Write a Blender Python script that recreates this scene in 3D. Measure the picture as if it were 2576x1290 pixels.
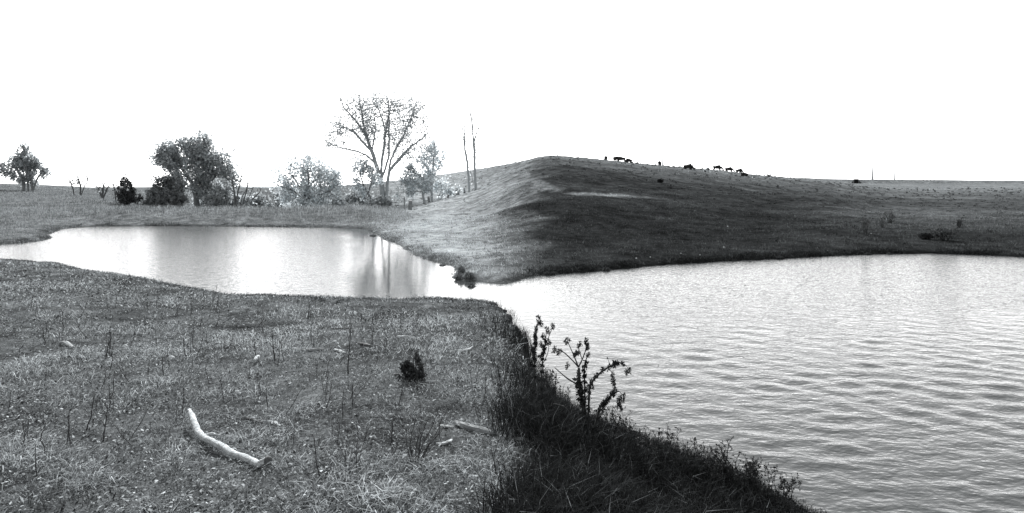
import bpy, math, random
import numpy as np
from mathutils import Vector

# ------------------------------------------------------------------ clear
for o in list(bpy.data.objects):
    bpy.data.objects.remove(o)
scene = bpy.context.scene
COL = scene.collection
random.seed(7)
RNG = np.random.default_rng(7)

# ------------------------------------------------------------------ camera
F = 1628.0           # focal length in survey pixels (picture 2575 x 1290)
CX, HY = 1287.5, 460.0
H = 2.2              # eye height above the pond
cam = bpy.data.cameras.new('camera')
cam.sensor_width = 36.0
cam.lens = 36.0 * F / 2575.0
cam.shift_y = -(645.0 - HY) / 2575.0
cam.clip_start = 0.05
cam.clip_end = 4000
camo = bpy.data.objects.new('camera', cam)
camo.location = (0, 0, H)
camo.rotation_euler = (math.radians(90), 0, 0)
COL.objects.link(camo)
scene.camera = camo

# ------------------------------------------------------------------ sky, sun, exposure
SUN_AZ, SUN_EL = math.radians(-12), math.radians(37)
world = bpy.data.worlds.new('World')
scene.world = world
world.use_nodes = True
wn, wl = world.node_tree.nodes, world.node_tree.links
wn.clear()
sky = wn.new('ShaderNodeTexSky')
sky.sky_type = 'NISHITA'
sky.sun_disc = False
sky.sun_elevation = SUN_EL
sky.sun_rotation = SUN_AZ
sky.air_density = 1.0
sky.dust_density = 0.6
sky.ozone_density = 1.0
bw = wn.new('ShaderNodeRGBToBW')           # black-and-white film
bg = wn.new('ShaderNodeBackground')
bg.inputs['Strength'].default_value = 0.138
wo = wn.new('ShaderNodeOutputWorld')
wl.new(sky.outputs[0], bw.inputs[0])
wl.new(bw.outputs[0], bg.inputs['Color'])
wl.new(bg.outputs[0], wo.inputs['Surface'])

sun = bpy.data.lights.new('sun', 'SUN')
sun.energy = 4.0
sun.angle = math.radians(1.5)
suno = bpy.data.objects.new('sun', sun)
sd_ = Vector((math.sin(SUN_AZ) * math.cos(SUN_EL), math.cos(SUN_AZ) * math.cos(SUN_EL), math.sin(SUN_EL)))
suno.rotation_euler = (-sd_).to_track_quat('-Z', 'Y').to_euler()
suno.location = (20, 60, 60)
COL.objects.link(suno)

vs = scene.view_settings
vs.view_transform = 'Standard'
vs.look = 'None'
vs.exposure = 1.45
vs.gamma = 1.0
vs.use_curve_mapping = False

# ------------------------------------------------------------------ helpers
def tag(o, label=None, cat=None, group=None, kind=None):
    if label: o['label'] = label
    if cat: o['category'] = cat
    if group: o['group'] = group
    if kind: o['kind'] = kind
    return o

def empty(name, loc=(0, 0, 0)):
    o = bpy.data.objects.new(name, None)
    o.location = loc
    o.empty_display_size = 0.1
    COL.objects.link(o)
    return o

def link(name, me, mat=None, parent=None, loc=None):
    o = bpy.data.objects.new(name, me)
    if mat is not None and not me.materials: me.materials.append(mat)
    COL.objects.link(o)
    if parent: o.parent = parent
    if loc is not None: o.location = loc
    return o

def np_mesh(name, verts, faces_list, smooth=False, attrs=None):
    """faces_list: list of int arrays (n,3) or (n,4)"""
    me = bpy.data.meshes.new(name)
    verts = np.asarray(verts, np.float32)
    me.vertices.add(len(verts))
    me.vertices.foreach_set('co', verts.ravel())
    loops, starts, totals, s = [], [], [], 0
    for f in faces_list:
        f = np.asarray(f, np.int32)
        if len(f) == 0: continue
        k = f.shape[1]
        loops.append(f.ravel())
        starts.append(s + np.arange(len(f), dtype=np.int32) * k)
        totals.append(np.full(len(f), k, np.int32))
        s += f.size
    loops = np.concatenate(loops); starts = np.concatenate(starts)
    me.loops.add(len(loops)); me.loops.foreach_set('vertex_index', loops)
    me.polygons.add(len(starts)); me.polygons.foreach_set('loop_start', starts)
    me.polygons.foreach_set('loop_total', np.concatenate(totals))
    me.update(calc_edges=True)
    me.polygons.foreach_set('use_smooth', np.full(len(starts), smooth, bool))
    if attrs:
        for k, v in attrs.items():
            a = me.attributes.new(k, 'FLOAT', 'POINT')
            a.data.foreach_set('value', np.asarray(v, np.float32))
    me.validate()
    return me

_perm = np.random.default_rng(11).permutation(4096)
_val = np.random.default_rng(12).random(4096)
def vnoise(x, y, seed=0):
    x = np.asarray(x, float); y = np.asarray(y, float)
    xi = np.floor(x).astype(int); yi = np.floor(y).astype(int)
    fx = x - xi; fy = y - yi
    fx = fx * fx * (3 - 2 * fx); fy = fy * fy * (3 - 2 * fy)
    def h(a, b): return _val[_perm[(_perm[(a + seed * 131) & 4095] + b) & 4095]]
    return (h(xi, yi) * (1 - fx) + h(xi + 1, yi) * fx) * (1 - fy) + (h(xi, yi + 1) * (1 - fx) + h(xi + 1, yi + 1) * fx) * fy
def fbm(x, y, octv=4, seed=0):
    s, a, t = 0, 1.0, 0
    for i in range(octv):
        s = s + a * (vnoise(x * 2 ** i, y * 2 ** i, seed + i) - .5); t += a; a *= .5
    return s / t * 2          # about -1..1
def sstep(a, b, x):
    q = np.clip((np.asarray(x, float) - a) / (b - a), 0, 1)
    return q * q * (3 - 2 * q)
def unp(x, y, Y):
    """survey pixel + depth -> world"""
    return np.array([(x - CX) / F * Y, Y, H - (y - HY) / F * Y])

# ------------------------------------------------------------------ materials (neutral film greys)
TINT = (0.94, 1.0, 1.03)
def nt(name):
    m = bpy.data.materials.new(name); m.use_nodes = True
    m.node_tree.nodes.clear()
    return m, m.node_tree.nodes, m.node_tree.links
def grey(n, l, sock):
    """scalar socket -> slightly cool grey colour"""
    mx = n.new('ShaderNodeVectorMath'); mx.operation = 'MULTIPLY'
    mx.inputs[1].default_value = TINT
    l.new(sock, mx.inputs[0])
    return mx.outputs[0]
def noise_node(n, l, scale, detail=4, rough=.6, vec=None, dist=0.0):
    t = n.new('ShaderNodeTexNoise'); t.inputs['Scale'].default_value = scale
    t.inputs['Detail'].default_value = detail; t.inputs['Roughness'].default_value = rough
    t.inputs['Distortion'].default_value = dist
    if vec is not None: l.new(vec, t.inputs['Vector'])
    return t.outputs[0]
def maprange(n, l, sock, a, b, c, d):
    m = n.new('ShaderNodeMapRange'); l.new(sock, m.inputs[0])
    for i, v in zip((1, 2, 3, 4), (a, b, c, d)): m.inputs[i].default_value = v
    return m.outputs[0]
def math_node(n, l, op, a, b):
    m = n.new('ShaderNodeMath'); m.operation = op
    for i, v in enumerate((a, b)):
        if isinstance(v, (int, float)): m.inputs[i].default_value = v
        else: l.new(v, m.inputs[i])
    return m.outputs[0]

def mat_solid(name, v, var=.35, scale=8, rough=.85, bump=0.3, stretch=None, bscale=None):
    m, n, l = nt(name)
    tc = n.new('ShaderNodeTexCoord'); vec = tc.outputs['Object']
    if stretch:
        mp = n.new('ShaderNodeMapping'); mp.inputs['Scale'].default_value = stretch
        l.new(vec, mp.inputs[0]); vec = mp.outputs[0]
    ns = noise_node(n, l, scale, 6, .65, vec)
    val = maprange(n, l, ns, .25, .75, v * (1 - var), v * (1 + var))
    b = n.new('ShaderNodeBsdfPrincipled'); b.inputs['Roughness'].default_value = rough
    b.inputs['Specular IOR Level'].default_value = .2
    l.new(grey(n, l, val), b.inputs['Base Color'])
    if bump:
        bp = n.new('ShaderNodeBump'); bp.inputs['Strength'].default_value = bump
        bp.inputs['Distance'].default_value = .02
        l.new(noise_node(n, l, bscale or scale * 3, 4, .7, vec), bp.inputs['Height']); l.new(bp.outputs[0], b.inputs['Normal'])
    o = n.new('ShaderNodeOutputMaterial'); l.new(b.outputs[0], o.inputs[0])
    return m

def mat_leaf(name, gain=1.0, trans=.35):
    """leaf and grass blades: albedo from the per-blade 'shade' attribute, part translucent"""
    m, n, l = nt(name)
    at = n.new('ShaderNodeAttribute'); at.attribute_name = 'shade'
    val = math_node(n, l, 'MULTIPLY', at.outputs['Fac'], gain)
    c = grey(n, l, val)
    d = n.new('ShaderNodeBsdfDiffuse'); l.new(c, d.inputs[0])
    t = n.new('ShaderNodeBsdfTranslucent'); l.new(c, t.inputs[0])
    mx = n.new('ShaderNodeMixShader'); mx.inputs[0].default_value = trans
    l.new(d.outputs[0], mx.inputs[1]); l.new(t.outputs[0], mx.inputs[2])
    o = n.new('ShaderNodeOutputMaterial'); l.new(mx.outputs[0], o.inputs[0])
    return m

def mat_ground():
    m, n, l = nt('pasture_soil_and_turf')
    at = n.new('ShaderNodeAttribute'); at.attribute_name = 'turf'
    geo = n.new('ShaderNodeNewGeometry'); P = geo.outputs['Position']
    a = noise_node(n, l, .35, 5, .6, P)
    b = noise_node(n, l, 3.0, 6, .7, P)
    c = noise_node(n, l, 22.0, 5, .75, P)
    s = math_node(n, l, 'MULTIPLY', maprange(n, l, a, .3, .7, .7, 1.3), maprange(n, l, b, .32, .68, .45, 1.6))
    s = math_node(n, l, 'MULTIPLY', s, maprange(n, l, c, .3, .7, .5, 1.5))
    v = math_node(n, l, 'MULTIPLY', s, at.outputs['Fac'])
    e = noise_node(n, l, 1.1, 5, .65, P)
    v = math_node(n, l, 'MULTIPLY', v, maprange(n, l, e, .32, .68, .55, 1.45))
    p = n.new('ShaderNodeBsdfDiffuse'); p.inputs['Roughness'].default_value = .6
    l.new(grey(n, l, v), p.inputs['Color'])
    bp = n.new('ShaderNodeBump'); bp.inputs['Strength'].default_value = .9; bp.inputs['Distance'].default_value = .08
    h = math_node(n, l, 'ADD', b, math_node(n, l, 'MULTIPLY', c, .35))
    l.new(h, bp.inputs['Height']); l.new(bp.outputs[0], p.inputs['Normal'])
    o = n.new('ShaderNodeOutputMaterial'); l.new(p.outputs[0], o.inputs[0])
    return m

def mat_water():
    m, n, l = nt('pond_water')
    at = n.new('ShaderNodeAttribute'); at.attribute_name = 'wind'
    geo = n.new('ShaderNodeNewGeometry')
    h = None
    for sc, am, rot, det in ((4.2, .007, .10, 1.0), (8.5, .0115, -.14, 2.0), (15.0, .0078, .2, 2.0), (34.0, .0034, 0.0, 2.0)):
        mp = n.new('ShaderNodeMapping'); mp.inputs['Scale'].default_value = (.62, 1.0, 1.0)
        mp.inputs['Rotation'].default_value = (0, 0, rot); mp.inputs['Location'].default_value = (sc, sc * 2, 0)
        l.new(geo.outputs['Position'], mp.inputs[0])
        t = math_node(n, l, 'MULTIPLY', noise_node(n, l, sc, det, .5, mp.outputs[0], .25), am)
        h = t if h is None else math_node(n, l, 'ADD', h, t)
    bp = n.new('ShaderNodeBump'); bp.inputs['Distance'].default_value = 1.0
    l.new(maprange(n, l, at.outputs['Fac'], 0, 1, .012, 1.0), bp.inputs['Strength'])
    l.new(h, bp.inputs['Height'])
    p = n.new('ShaderNodeBsdfPrincipled')
    p.inputs['Base Color'].default_value = (.035, .038, .039, 1)
    p.inputs['Roughness'].default_value = .03; p.inputs['IOR'].default_value = 1.333
    l.new(bp.outputs[0], p.inputs['Normal'])
    o = n.new('ShaderNodeOutputMaterial'); l.new(p.outputs[0], o.inputs[0])
    return m

M_GROUND = mat_ground()
M_WATER = mat_water()
M_GRASS = mat_leaf('dry_grass', 1.0, .3)
M_DARKGRASS = mat_leaf('dark_weedy_grass', 1.0, .15)
M_LITTER = mat_leaf('leaf_litter', 1.0, .1)
M_LEAF = mat_leaf('autumn_leaves', 2.8, .55)  # gain also lifted so the leaf colour imitates a pale veil of flare
M_CEDAR = mat_leaf('cedar_sprays', 1.0, .1)
M_BARK = mat_solid('bark', .13, .4, 6, bump=.5)
M_BARKVEIL = mat_solid('veil_pale_bark', .27, .35, 6, bump=.4)  # bark colour paled to stand in for the veil of flare
M_TWIG = mat_solid('dry_twigs', .07, .4, 20, bump=0)
M_STALK = mat_solid('dead_weed_stalk', .03, .4, 30, bump=0)
M_DEADWOOD = mat_solid('bleached_dead_wood', .4, .6, 26, bump=.9, stretch=(1.0, 1.0, 2.2), bscale=60)
M_WOODGREY = mat_solid('weathered_wood', .17, .6, 14, bump=.5)
M_WOODDARK = mat_solid('dark_rotten_wood', .06, .5, 14, bump=.5)
M_STONE = mat_solid('field_stone', .42, .25, 12, bump=.4)
M_COWBLACK = mat_solid('black_hide', .012, .3, 5, rough=.7, bump=0)
M_COWWHITE = mat_solid('white_hide', .5, .2, 5, rough=.8, bump=0)
M_CONCRETE = mat_solid('culvert_concrete', .06, .3, 3, bump=.3)
M_HOLE_SHADE = mat_solid('culvert_inside_shade', .01, .3, 3, bump=0)  # near-black colour standing for the shade inside the underpass
M_POLE = mat_solid('pole_wood', .22, .25, 3, bump=.2)

# ------------------------------------------------------------------ shoreline (water level = 0)
def shore(pts):
    out = []
    for x, y in pts:
        Y = F * H / (y - HY)
        out.append(((x - CX) / F * Y, Y))
    return out
near_shore = [(-700, 622), (-350, 630), (-100, 648), (57, 661), (147, 669), (250, 686), (340, 700), (432, 720), (473, 729), (550, 742), (625, 749),
              (720, 752), (800, 755), (860, 758), (950, 758), (1000, 761), (1100, 760), (1195, 762),
              (1245, 768), (1280, 792), (1306, 840), (1330, 905), (1380, 985), (1450, 1045), (1530, 1085), (1610, 1118),
              (1720, 1158), (1830, 1196), (1930, 1238), (2020, 1285), (2110, 1350), (2250, 1480), (2500, 1700)]
far_right = [(2950, 660), (2750, 652), (2575, 646), (2490, 642), (2350, 637), (2200, 638), (2150, 641), (2000, 648), (1850, 655), (1700, 664), (1600, 672),
             (1500, 682), (1420, 688), (1340, 694), (1310, 703), (1270, 711), (1230, 710), (1195, 704), (1166, 706),
             (1148, 697), (1151, 682), (1142, 664), (1101, 654), (1063, 647), (1042, 635), (1016, 621), (990, 608), (973, 601),
             (945, 589), (928, 576), (900, 573), (800, 572), (700, 571), (550, 569), (400, 568), (250, 569), (200, 571), (150, 576),
             (128, 584), (118, 592), (126, 599), (105, 604), (57, 611), (-40, 616), (-300, 612), (-700, 606)]
POLY = np.array(shore(near_shore) + [(9.0, 1.0), (40.0, 1.0), (45.0, 20.0)] + shore(far_right))

def sdist(X, Y):
    """signed distance to the shoreline, negative on the water"""
    X = np.asarray(X, float).ravel(); Y = np.asarray(Y, float).ravel()
    d = np.full(X.shape, 1e9); inside = np.zeros(X.shape, bool)
    A = POLY; B = np.roll(POLY, -1, 0)
    for (ax, ay), (bx, by) in zip(A, B):
        ex, ey = bx - ax, by - ay
        q = np.clip(((X - ax) * ex + (Y - ay) * ey) / (ex * ex + ey * ey + 1e-12), 0, 1)
        d = np.minimum(d, np.hypot(X - ax - q * ex, Y - ay - q * ey))
        c = ((ay > Y) != (by > Y)) & (X < (bx - ax) * (Y - ay) / (by - ay + 1e-12) + ax)
        inside ^= c
    return np.where(inside, -d, d)

# ------------------------------------------------------------------ terrain from survey points
CP = []
def cp(x, Y, z): CP.append(((x - CX) / F * Y, Y, z))
def cpy(x, y, Y): CP.append(tuple(unp(x, y, Y)))
for (x, y) in POLY: CP.append((x, y, 0.0))
for x in (-500, 57, 600, 1195):
    cp(x, 2.0, .62); cp(x, 3.45, .60); cp(x, 5.0, .52); cp(x, 7.5, .36)
for X in (-3, 0, 2.5): CP.append((X, -3.5, .75)); CP.append((X, 0, .68))
CP += [(-12, -3, .7), (-12, 3, .6), (8, -3.5, .5)]
for x in (-500, 57): cp(x, 10, .4); cp(x, 14, .2)
cp(300, 10, .3); cp(620, 10, .16); cp(1000, 10, .14); cp(1195, 10, .14)
for x, Y, z in ((1270, 6, .42), (1270, 9, .22), (1340, 5, .48), (1400, 4.2, .52), (1500, 3.6, .52), (1500, 4.4, .36), (1600, 4.2, .24),
                (1700, 3.2, .42), (1800, 3.3, .26), (1900, 2.8, .32), (1900, 1.5, .55), (2300, 1.2, .4)): cp(x, Y, z)
# dam and what lies behind it
for x in (250, 400, 600, 800, 920): cp(x, 36.5, .72)
cp(-300, 40, .7); cp(100, 37, .55)
for x in (420, 600, 780, 940):
    cp(x, 45, -.1); cp(x, 60, -.55); cp(x, 78, -.5)
    cpy(x, 481, 120); cpy(x, 473, 250)
for x in (-500, 420, 780, 1100): cpy(x, 470, 480); cpy(x, 471, 900)
# left bank and hill
for y, Y in ((590, 27), (560, 32), (530, 42), (510, 52), (490, 70), (478, 88), (464, 170), (474, 300)): cpy(57, y, Y); cpy(-500, y - 6, Y)
for x, y, Y in ((190, 540, 38), (190, 512, 52), (190, 491, 68), (190, 480, 100), (190, 469, 170), (300, 511, 55), (300, 490, 100), (300, 476, 170), (400, 482, 170)): cpy(x, y, Y)
# slope right of the dam
for x, y, Y in ((1195, 600, 24), (1195, 550, 33), (1195, 515, 48), (1195, 490, 65), (1195, 489, 95), (1100, 560, 31), (1100, 508, 55), (1000, 545, 36), (1000, 527, 42),
                (1050, 500, 75), (1050, 485, 110), (1050, 470, 250), (1160, 485, 110), (1160, 470, 250),
                (1260, 600, 22.5), (1260, 530, 40), (1260, 485, 70), (1260, 452, 120), (1235, 473, 95), (1260, 470, 300)): cpy(x, y, Y)
# hill on the right, convex up to the skyline
SKY = [(1340, 404, 150), (1450, 407, 155), (1530, 411, 160), (1640, 420, 165), (1760, 428, 170), (1860, 437, 175), (1932, 444, 185)]
for x, y, Yc in SKY:
    zc = H - (y - HY) / F * Yc
    Ys = np.interp(x, [1340, 1500, 1700, 1932], [15.4, 16.2, 17.6, 19])
    for q in (.05, .12, .22, .36, .52, .7, .86, 1.0):
        cp(x, Ys + q * (Yc - Ys), zc * math.sin(q * math.pi / 2) ** 1.05)
    cp(x, Yc * 1.35, zc * .93); cp(x, 420, 1.0); cp(x, 900, -4)
for x in (2080, 2200, 2350, 2490, 2800, 3300):
    k = np.interp(x, [2080, 2200], [1, 0])
    cp(x, 24, .25 + .25 * k); cp(x, 45, .3 + 1.0 * k); cp(x, 90, .6 + 1.6 * k); cp(x, 150, 1.0 + 1.6 * k); cp(x, 200, 1.5 + .9 * k)
    cp(x, 238, 1.95 + .3 * k); cp(x, 262, 1.9 + .3 * k); cp(x, 420, .2); cp(x, 900, -4)
CP = np.array(CP)

def uv(X, Y):
    Y = np.maximum(np.asarray(Y, float), -4)
    return np.stack([np.asarray(X, float) / (Y + 6) * 1.6, np.log(Y + 6)], -1)
def _tps(r2): return np.where(r2 > 0, r2 * np.log(np.maximum(r2, 1e-12)), 0)
_C = uv(CP[:, 0], CP[:, 1]); _n = len(CP)
_K = _tps(((_C[:, None] - _C[None]) ** 2).sum(-1)) + np.eye(_n) * 2e-3
_Pm = np.c_[np.ones(_n), _C]
_A = np.block([[_K, _Pm], [_Pm.T, np.zeros((3, 3))]])
_W = np.linalg.lstsq(_A, np.r_[CP[:, 2], 0, 0, 0], rcond=None)[0]
def tps(X, Y):
    q = uv(X, Y); out = np.zeros(len(q))
    for i in range(0, len(q), 20000):
        s = q[i:i + 20000]
        r2 = ((s[:, None] - _C[None]) ** 2).sum(-1)
        out[i:i + 20000] = _tps(r2) @ _W[:_n] + _W[_n] + s @ _W[_n + 1:]
    return out

gx = 4 * np.sinh(np.linspace(-5.0, 5.0, 430))
gy = -6 + 2 * np.exp(np.linspace(0, math.log(453), 600))
GX, GY = np.meshgrid(gx, gy)
gX, gY = GX.ravel(), GY.ravel()
GS = sdist(gX, gY)
zb = tps(gX, gY)
# far edge kept tame
zb = np.clip(zb, -6, 9.5)
far = sstep(40, 160, np.hypot(gX, gY))
px = CX + F * gX / np.maximum(gY, .5)
# road embankment at the back right
emb = sstep(241, 248, gY) * (1 - sstep(256, 263, gY)) * sstep(1900, 2040, px)
zb = zb + emb * np.interp(px, [1900, 2200, 2500, 3000], [1.3, 1.65, 1.15, 1.0])
relief = fbm(gX * .9, gY * .9, 4, 3) * .05 + fbm(gX * .22, gY * .22, 3, 9) * .07
relief += (fbm(gX * 3.2, gY * 3.2, 3, 21)) * .022
relief *= (1 + 1.2 * far)
relief *= np.where((gY > 140) & (px > 1300), .35, 1.0)
bank = .03 + .10 * sstep(0, .35, GS) + .06 * sstep(.3, 1.2, GS)
land = np.maximum(zb, np.minimum(bank, .03 + GS * .4))
land = np.where((gY > 40) & (GS > 3), zb, land)
land = land + relief * sstep(-.1, 1.2, GS)
rag = fbm(gX * 2.3, gY * 2.3, 3, 40) * .05 + fbm(gX * .8, gY * .8, 2, 44) * .04
GZ = np.where(GS > 0, np.maximum(land, .015 + 0 * GS) * 1.0 + np.where(GY.ravel() > 40, np.minimum(zb + relief - np.maximum(land, .015), 0), 0) * (GS > 6), -.5 * sstep(0, 2.5, -GS) - .03)
GZ = np.where(np.abs(GS) < .9, GZ + rag * (1 - np.abs(GS) / .9), GZ)
NZ = GZ.reshape(GX.shape); NS = GS.reshape(GX.shape)

def _bil(G, X, Y):
    X = np.asarray(X, float); Y = np.asarray(Y, float)
    i = np.clip(np.searchsorted(gx, X) - 1, 0, len(gx) - 2); j = np.clip(np.searchsorted(gy, Y) - 1, 0, len(gy) - 2)
    a = np.clip((X - gx[i]) / (gx[i + 1] - gx[i]), 0, 1); b = np.clip((Y - gy[j]) / (gy[j + 1] - gy[j]), 0, 1)
    return (G[j, i] * (1 - a) + G[j, i + 1] * a) * (1 - b) + (G[j + 1, i] * (1 - a) + G[j + 1, i + 1] * a) * b
def gh(X, Y): return _bil(NZ, X, Y)
def gsd(X, Y): return _bil(NS, X, Y)
def hit(x, y, y0=2.0, y1=500):
    """where the sight line through survey pixel (x, y) meets the land or water"""
    Ys = np.exp(np.linspace(math.log(y0), math.log(y1), 4000))
    X = (x - CX) / F * Ys; z = H - (y - HY) / F * Ys
    g = np.maximum(gh(X, Ys), 0 * X - (gsd(X, Ys) > 0) * 9)
    k = np.argmax(z <= g) if (z <= g).any() else len(Ys) - 1
    return np.array([X[k], Ys[k], g[k]])
def stand(x, Y):
    X = (x - CX) / F * Y
    return np.array([X, Y, float(gh(X, Y))])

# ground cover tone: what grows where
def lerp(a, b, k): return a + (b - a) * k
STX = [1260, 1345, 1400, 1450, 1560, 1655]
STP = [452, 461, 474, 484, 490, 494]
STH = [12, 13, 12, 9, 7, 4]
STY = [float(hit(a, b, 12, 140)[1]) for a, b in zip(STX, STP)]
STW = [max(.8, .5 * abs(float(hit(a, b - c, 12, 145)[1]) - float(hit(a, b + c, 12, 145)[1])) * .6) for a, b, c in zip(STX, STP, STH)]
def cover(X, Y, S):
    x = CX + F * X / np.maximum(Y, .5)
    n1 = fbm(X * .5, Y * .5, 3, 60)
    bare = sstep(.05, .4, fbm(X * 1.7, Y * 1.7, 3, 64) + .3 * fbm(X * .4, Y * .4, 2, 65))
    v = lerp(.11, .075, bare)
    # dam and left bank: coarse grass
    v = np.where((Y > 20) & (x < 1000), .17 + .03 * n1, v)
    # grazed slope beside the dam: pale dry turf
    k = sstep(900, 1020, x) * (Y > 13.2)
    v = lerp(v, .31 + .04 * n1, k)
    # right hill: darker grazed pasture, drier towards the top
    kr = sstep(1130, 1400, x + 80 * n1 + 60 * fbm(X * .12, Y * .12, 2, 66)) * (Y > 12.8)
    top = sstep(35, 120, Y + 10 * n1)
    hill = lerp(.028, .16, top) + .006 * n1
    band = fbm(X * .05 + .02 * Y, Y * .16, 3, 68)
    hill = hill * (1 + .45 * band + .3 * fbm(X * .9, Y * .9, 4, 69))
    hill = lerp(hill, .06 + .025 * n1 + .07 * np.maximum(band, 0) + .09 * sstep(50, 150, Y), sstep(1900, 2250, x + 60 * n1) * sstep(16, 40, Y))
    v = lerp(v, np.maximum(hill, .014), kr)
    # pale strip of bare ground across the hill
    yy = np.interp(x, STX, STY) * (1 + .05 * fbm(X * .3, Y * .1, 3, 71))
    wd = np.interp(x, STX, STW)
    st = np.exp(-np.abs((Y - yy) / wd) ** 3) * sstep(1230, 1350, x) * (1 - sstep(1620, 1690, x))
    st = st * sstep(-.3, .35, fbm(X * .6, Y * .45, 4, 73) + .08)
    v = lerp(v, .24, np.clip(st * .8, 0, 1))
    # dark weedy bank at the near right
    kb = sstep(1225, 1360, x + 70 * n1) * (Y < 12)
    v = lerp(v, .022, kb)
    # wet mud at the waterline, darkened also for the shade of the undercut
    v = v * lerp(.45, 1, sstep(.02, .35, S))
    return v
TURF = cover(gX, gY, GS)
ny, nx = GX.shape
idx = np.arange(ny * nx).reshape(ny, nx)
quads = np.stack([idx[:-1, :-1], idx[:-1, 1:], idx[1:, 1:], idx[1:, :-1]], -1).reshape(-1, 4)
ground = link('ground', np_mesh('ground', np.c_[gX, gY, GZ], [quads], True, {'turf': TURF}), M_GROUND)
tag(ground, 'rolling pasture ground around the pond', 'ground', kind='structure')

# ------------------------------------------------------------------ water with real ripples
wt = np.linspace(-1.35, 1.45, 640)
wy = np.exp(np.linspace(math.log(1.6), math.log(36.5), 480))
WT, WYY = np.meshgrid(wt, wy)
WX = WT * (WYY + 1.5); wX, wY = WX.ravel(), WYY.ravel()
wpx = CX + F * wX / wY
lee = .06 + .5 * (1 - sstep(740, 900, wpx + 60 * fbm(wX * .3, wY * .3, 2, 81)))     # sheltered water along the right shore
wind = lerp(lee, 1.0, sstep(-1.6, 2.2, wX + .8 * fbm(wX * .4, wY * .4, 2, 80)))
chop = np.maximum(wind, lerp(.13, 1.0, 1 - sstep(790, 905, wpx + 60 * fbm(wX * .3, wY * .3, 2, 81))) * (wX < 0))
rw = np.random.default_rng(5)
wz = np.zeros(wX.shape); dxo = np.zeros(wX.shape); dyo = np.zeros(wX.shape)
gust = .85 + .18 * fbm(wX * .25 + .1 * wY, wY * .3, 2, 84)
cell = np.maximum((WYY.ravel() + 1.5) * .0044, WYY.ravel() * .0065)
for i in range(80):
    lam = .09 * (.46 / .09) ** rw.random()
    th = math.radians(-100 + rw.normal(0, 33))
    k = 2 * math.pi / lam
    amp = .0031 * lam ** .72 * (0.6 + .8 * rw.random())
    a = amp * np.clip((lam / cell - 3.6) / 3.5, 0, 1) * (.42 + .36 * (lam > .2)) * (1 - sstep(8, 14, WYY.ravel()))
    ph = k * (math.cos(th) * wX + math.sin(th) * wY) + rw.random() * 6.28 + 1.2 * fbm(wX * .5, wY * .5, 2, 90 + i)
    wz += a * np.cos(ph); dxo += -a * math.cos(th) * np.sin(ph) * .8; dyo += -a * math.sin(th) * np.sin(ph) * .8
amp = wind * gust
wsd = sdist(wX, wY)
damp = amp * sstep(.0, 1.0, -wsd + .1)
WV = np.c_[wX + dxo * damp, wY + dyo * damp, wz * damp]
keep = (wsd < .45)
ny2, nx2 = WX.shape
wi = np.arange(ny2 * nx2).reshape(ny2, nx2)
wq = np.stack([wi[:-1, :-1], wi[:-1, 1:], wi[1:, 1:], wi[1:, :-1]], -1).reshape(-1, 4)
wq = wq[keep[wq].all(1)]
used = np.unique(wq); remap = -np.ones(len(WV), int); remap[used] = np.arange(len(used))
water = link('pond_water', np_mesh('pond_water', WV[used], [remap[wq]], True, {'wind': chop[used]}), M_WATER)
tag(water, 'pond water, mirror calm on the left and wind rippled on the right', 'water', kind='structure')

# ------------------------------------------------------------------ grass as real blades
def blades(name, P, hgt, wid, lean, shade, mat, label, cat, rng):
    n = len(P)
    a = rng.random(n) * 6.2832
    side = np.c_[np.cos(a), np.sin(a), np.zeros(n)] * (wid * .5)[:, None]
    b = rng.random(n) * 6.2832
    ld = np.c_[np.cos(b), np.sin(b), np.zeros(n)] * (hgt * lean)[:, None]
    up = np.zeros((n, 3)); up[:, 2] = hgt
    base = P - np.array([0, 0, .01])
    mid = base + up * .62 + ld * .3
    tip = base + up * (1 - .35 * np.clip(lean, 0, 1.5) / 1.5)[:, None] + ld
    V = np.stack([base - side, base + side, mid + side * .75, mid - side * .75, tip], 1).reshape(-1, 3)
    o = np.arange(n)[:, None] * 5
    q = o + np.array([0, 1, 2, 3]); t = o + np.array([3, 2, 4])
    me = np_mesh(name, V, [q, t], False, {'shade': np.repeat(shade, 5)})
    ob = link(name, me, mat)
    return tag(ob, label, cat, kind='stuff')

def scatter(n, t0, t1, y0, y1, rng):
    t = rng.uniform(t0, t1, n); Y = np.exp(rng.uniform(math.log(y0), math.log(y1), n))
    X = t * Y
    S = gsd(X, Y)
    x = CX + F * t
    return X, Y, S, x

rg = np.random.default_rng(31)
# near pasture on the left
X, Y, S, x = scatter(230000, -.95, .06, 2.0, 19, rg)
n1 = fbm(X * 1.1, Y * 1.1, 3, 101); n2 = fbm(X * 4, Y * 4, 2, 105)
ok = (S > .06) & (x + 90 * n1 + rg.normal(0, 30, len(X)) < 1320) & (Y < 19) & (rg.random(len(X)) < .55 + .55 * n1 + .5 * n2 + .25)
ok &= ~((Y > 12.9) & (x > 1000))
bare = sstep(.05, .4, fbm(X * 1.7, Y * 1.7, 3, 64) + .3 * fbm(X * .4, Y * .4, 2, 65))
ok &= rg.random(len(X)) > .45 * bare
X, Y, x, n1, n2 = X[ok], Y[ok], x[ok], n1[ok], n2[ok]
S = S[ok]
tuft = np.clip(n1 * 1.0 + n2 * 1.1, -.65, 1.3)
hgt = (.024 + .045 * rg.random(len(X)) ** 2) * (1 + .65 * tuft) * (1 + .9 * np.exp(-S / .2)) * (1 + .35 * sstep(600, 100, x) * (Y < 6))
wid = (.0026 + .003 * rg.random(len(X))) * np.maximum(1, Y / 5)
shade = np.clip((.05 + .5 * rg.random(len(X)) ** 2.2) * (1 + .55 * n1 + .5 * n2 + .3 * fbm(X * .35, Y * .35, 2, 108)), .015, .6)
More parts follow.
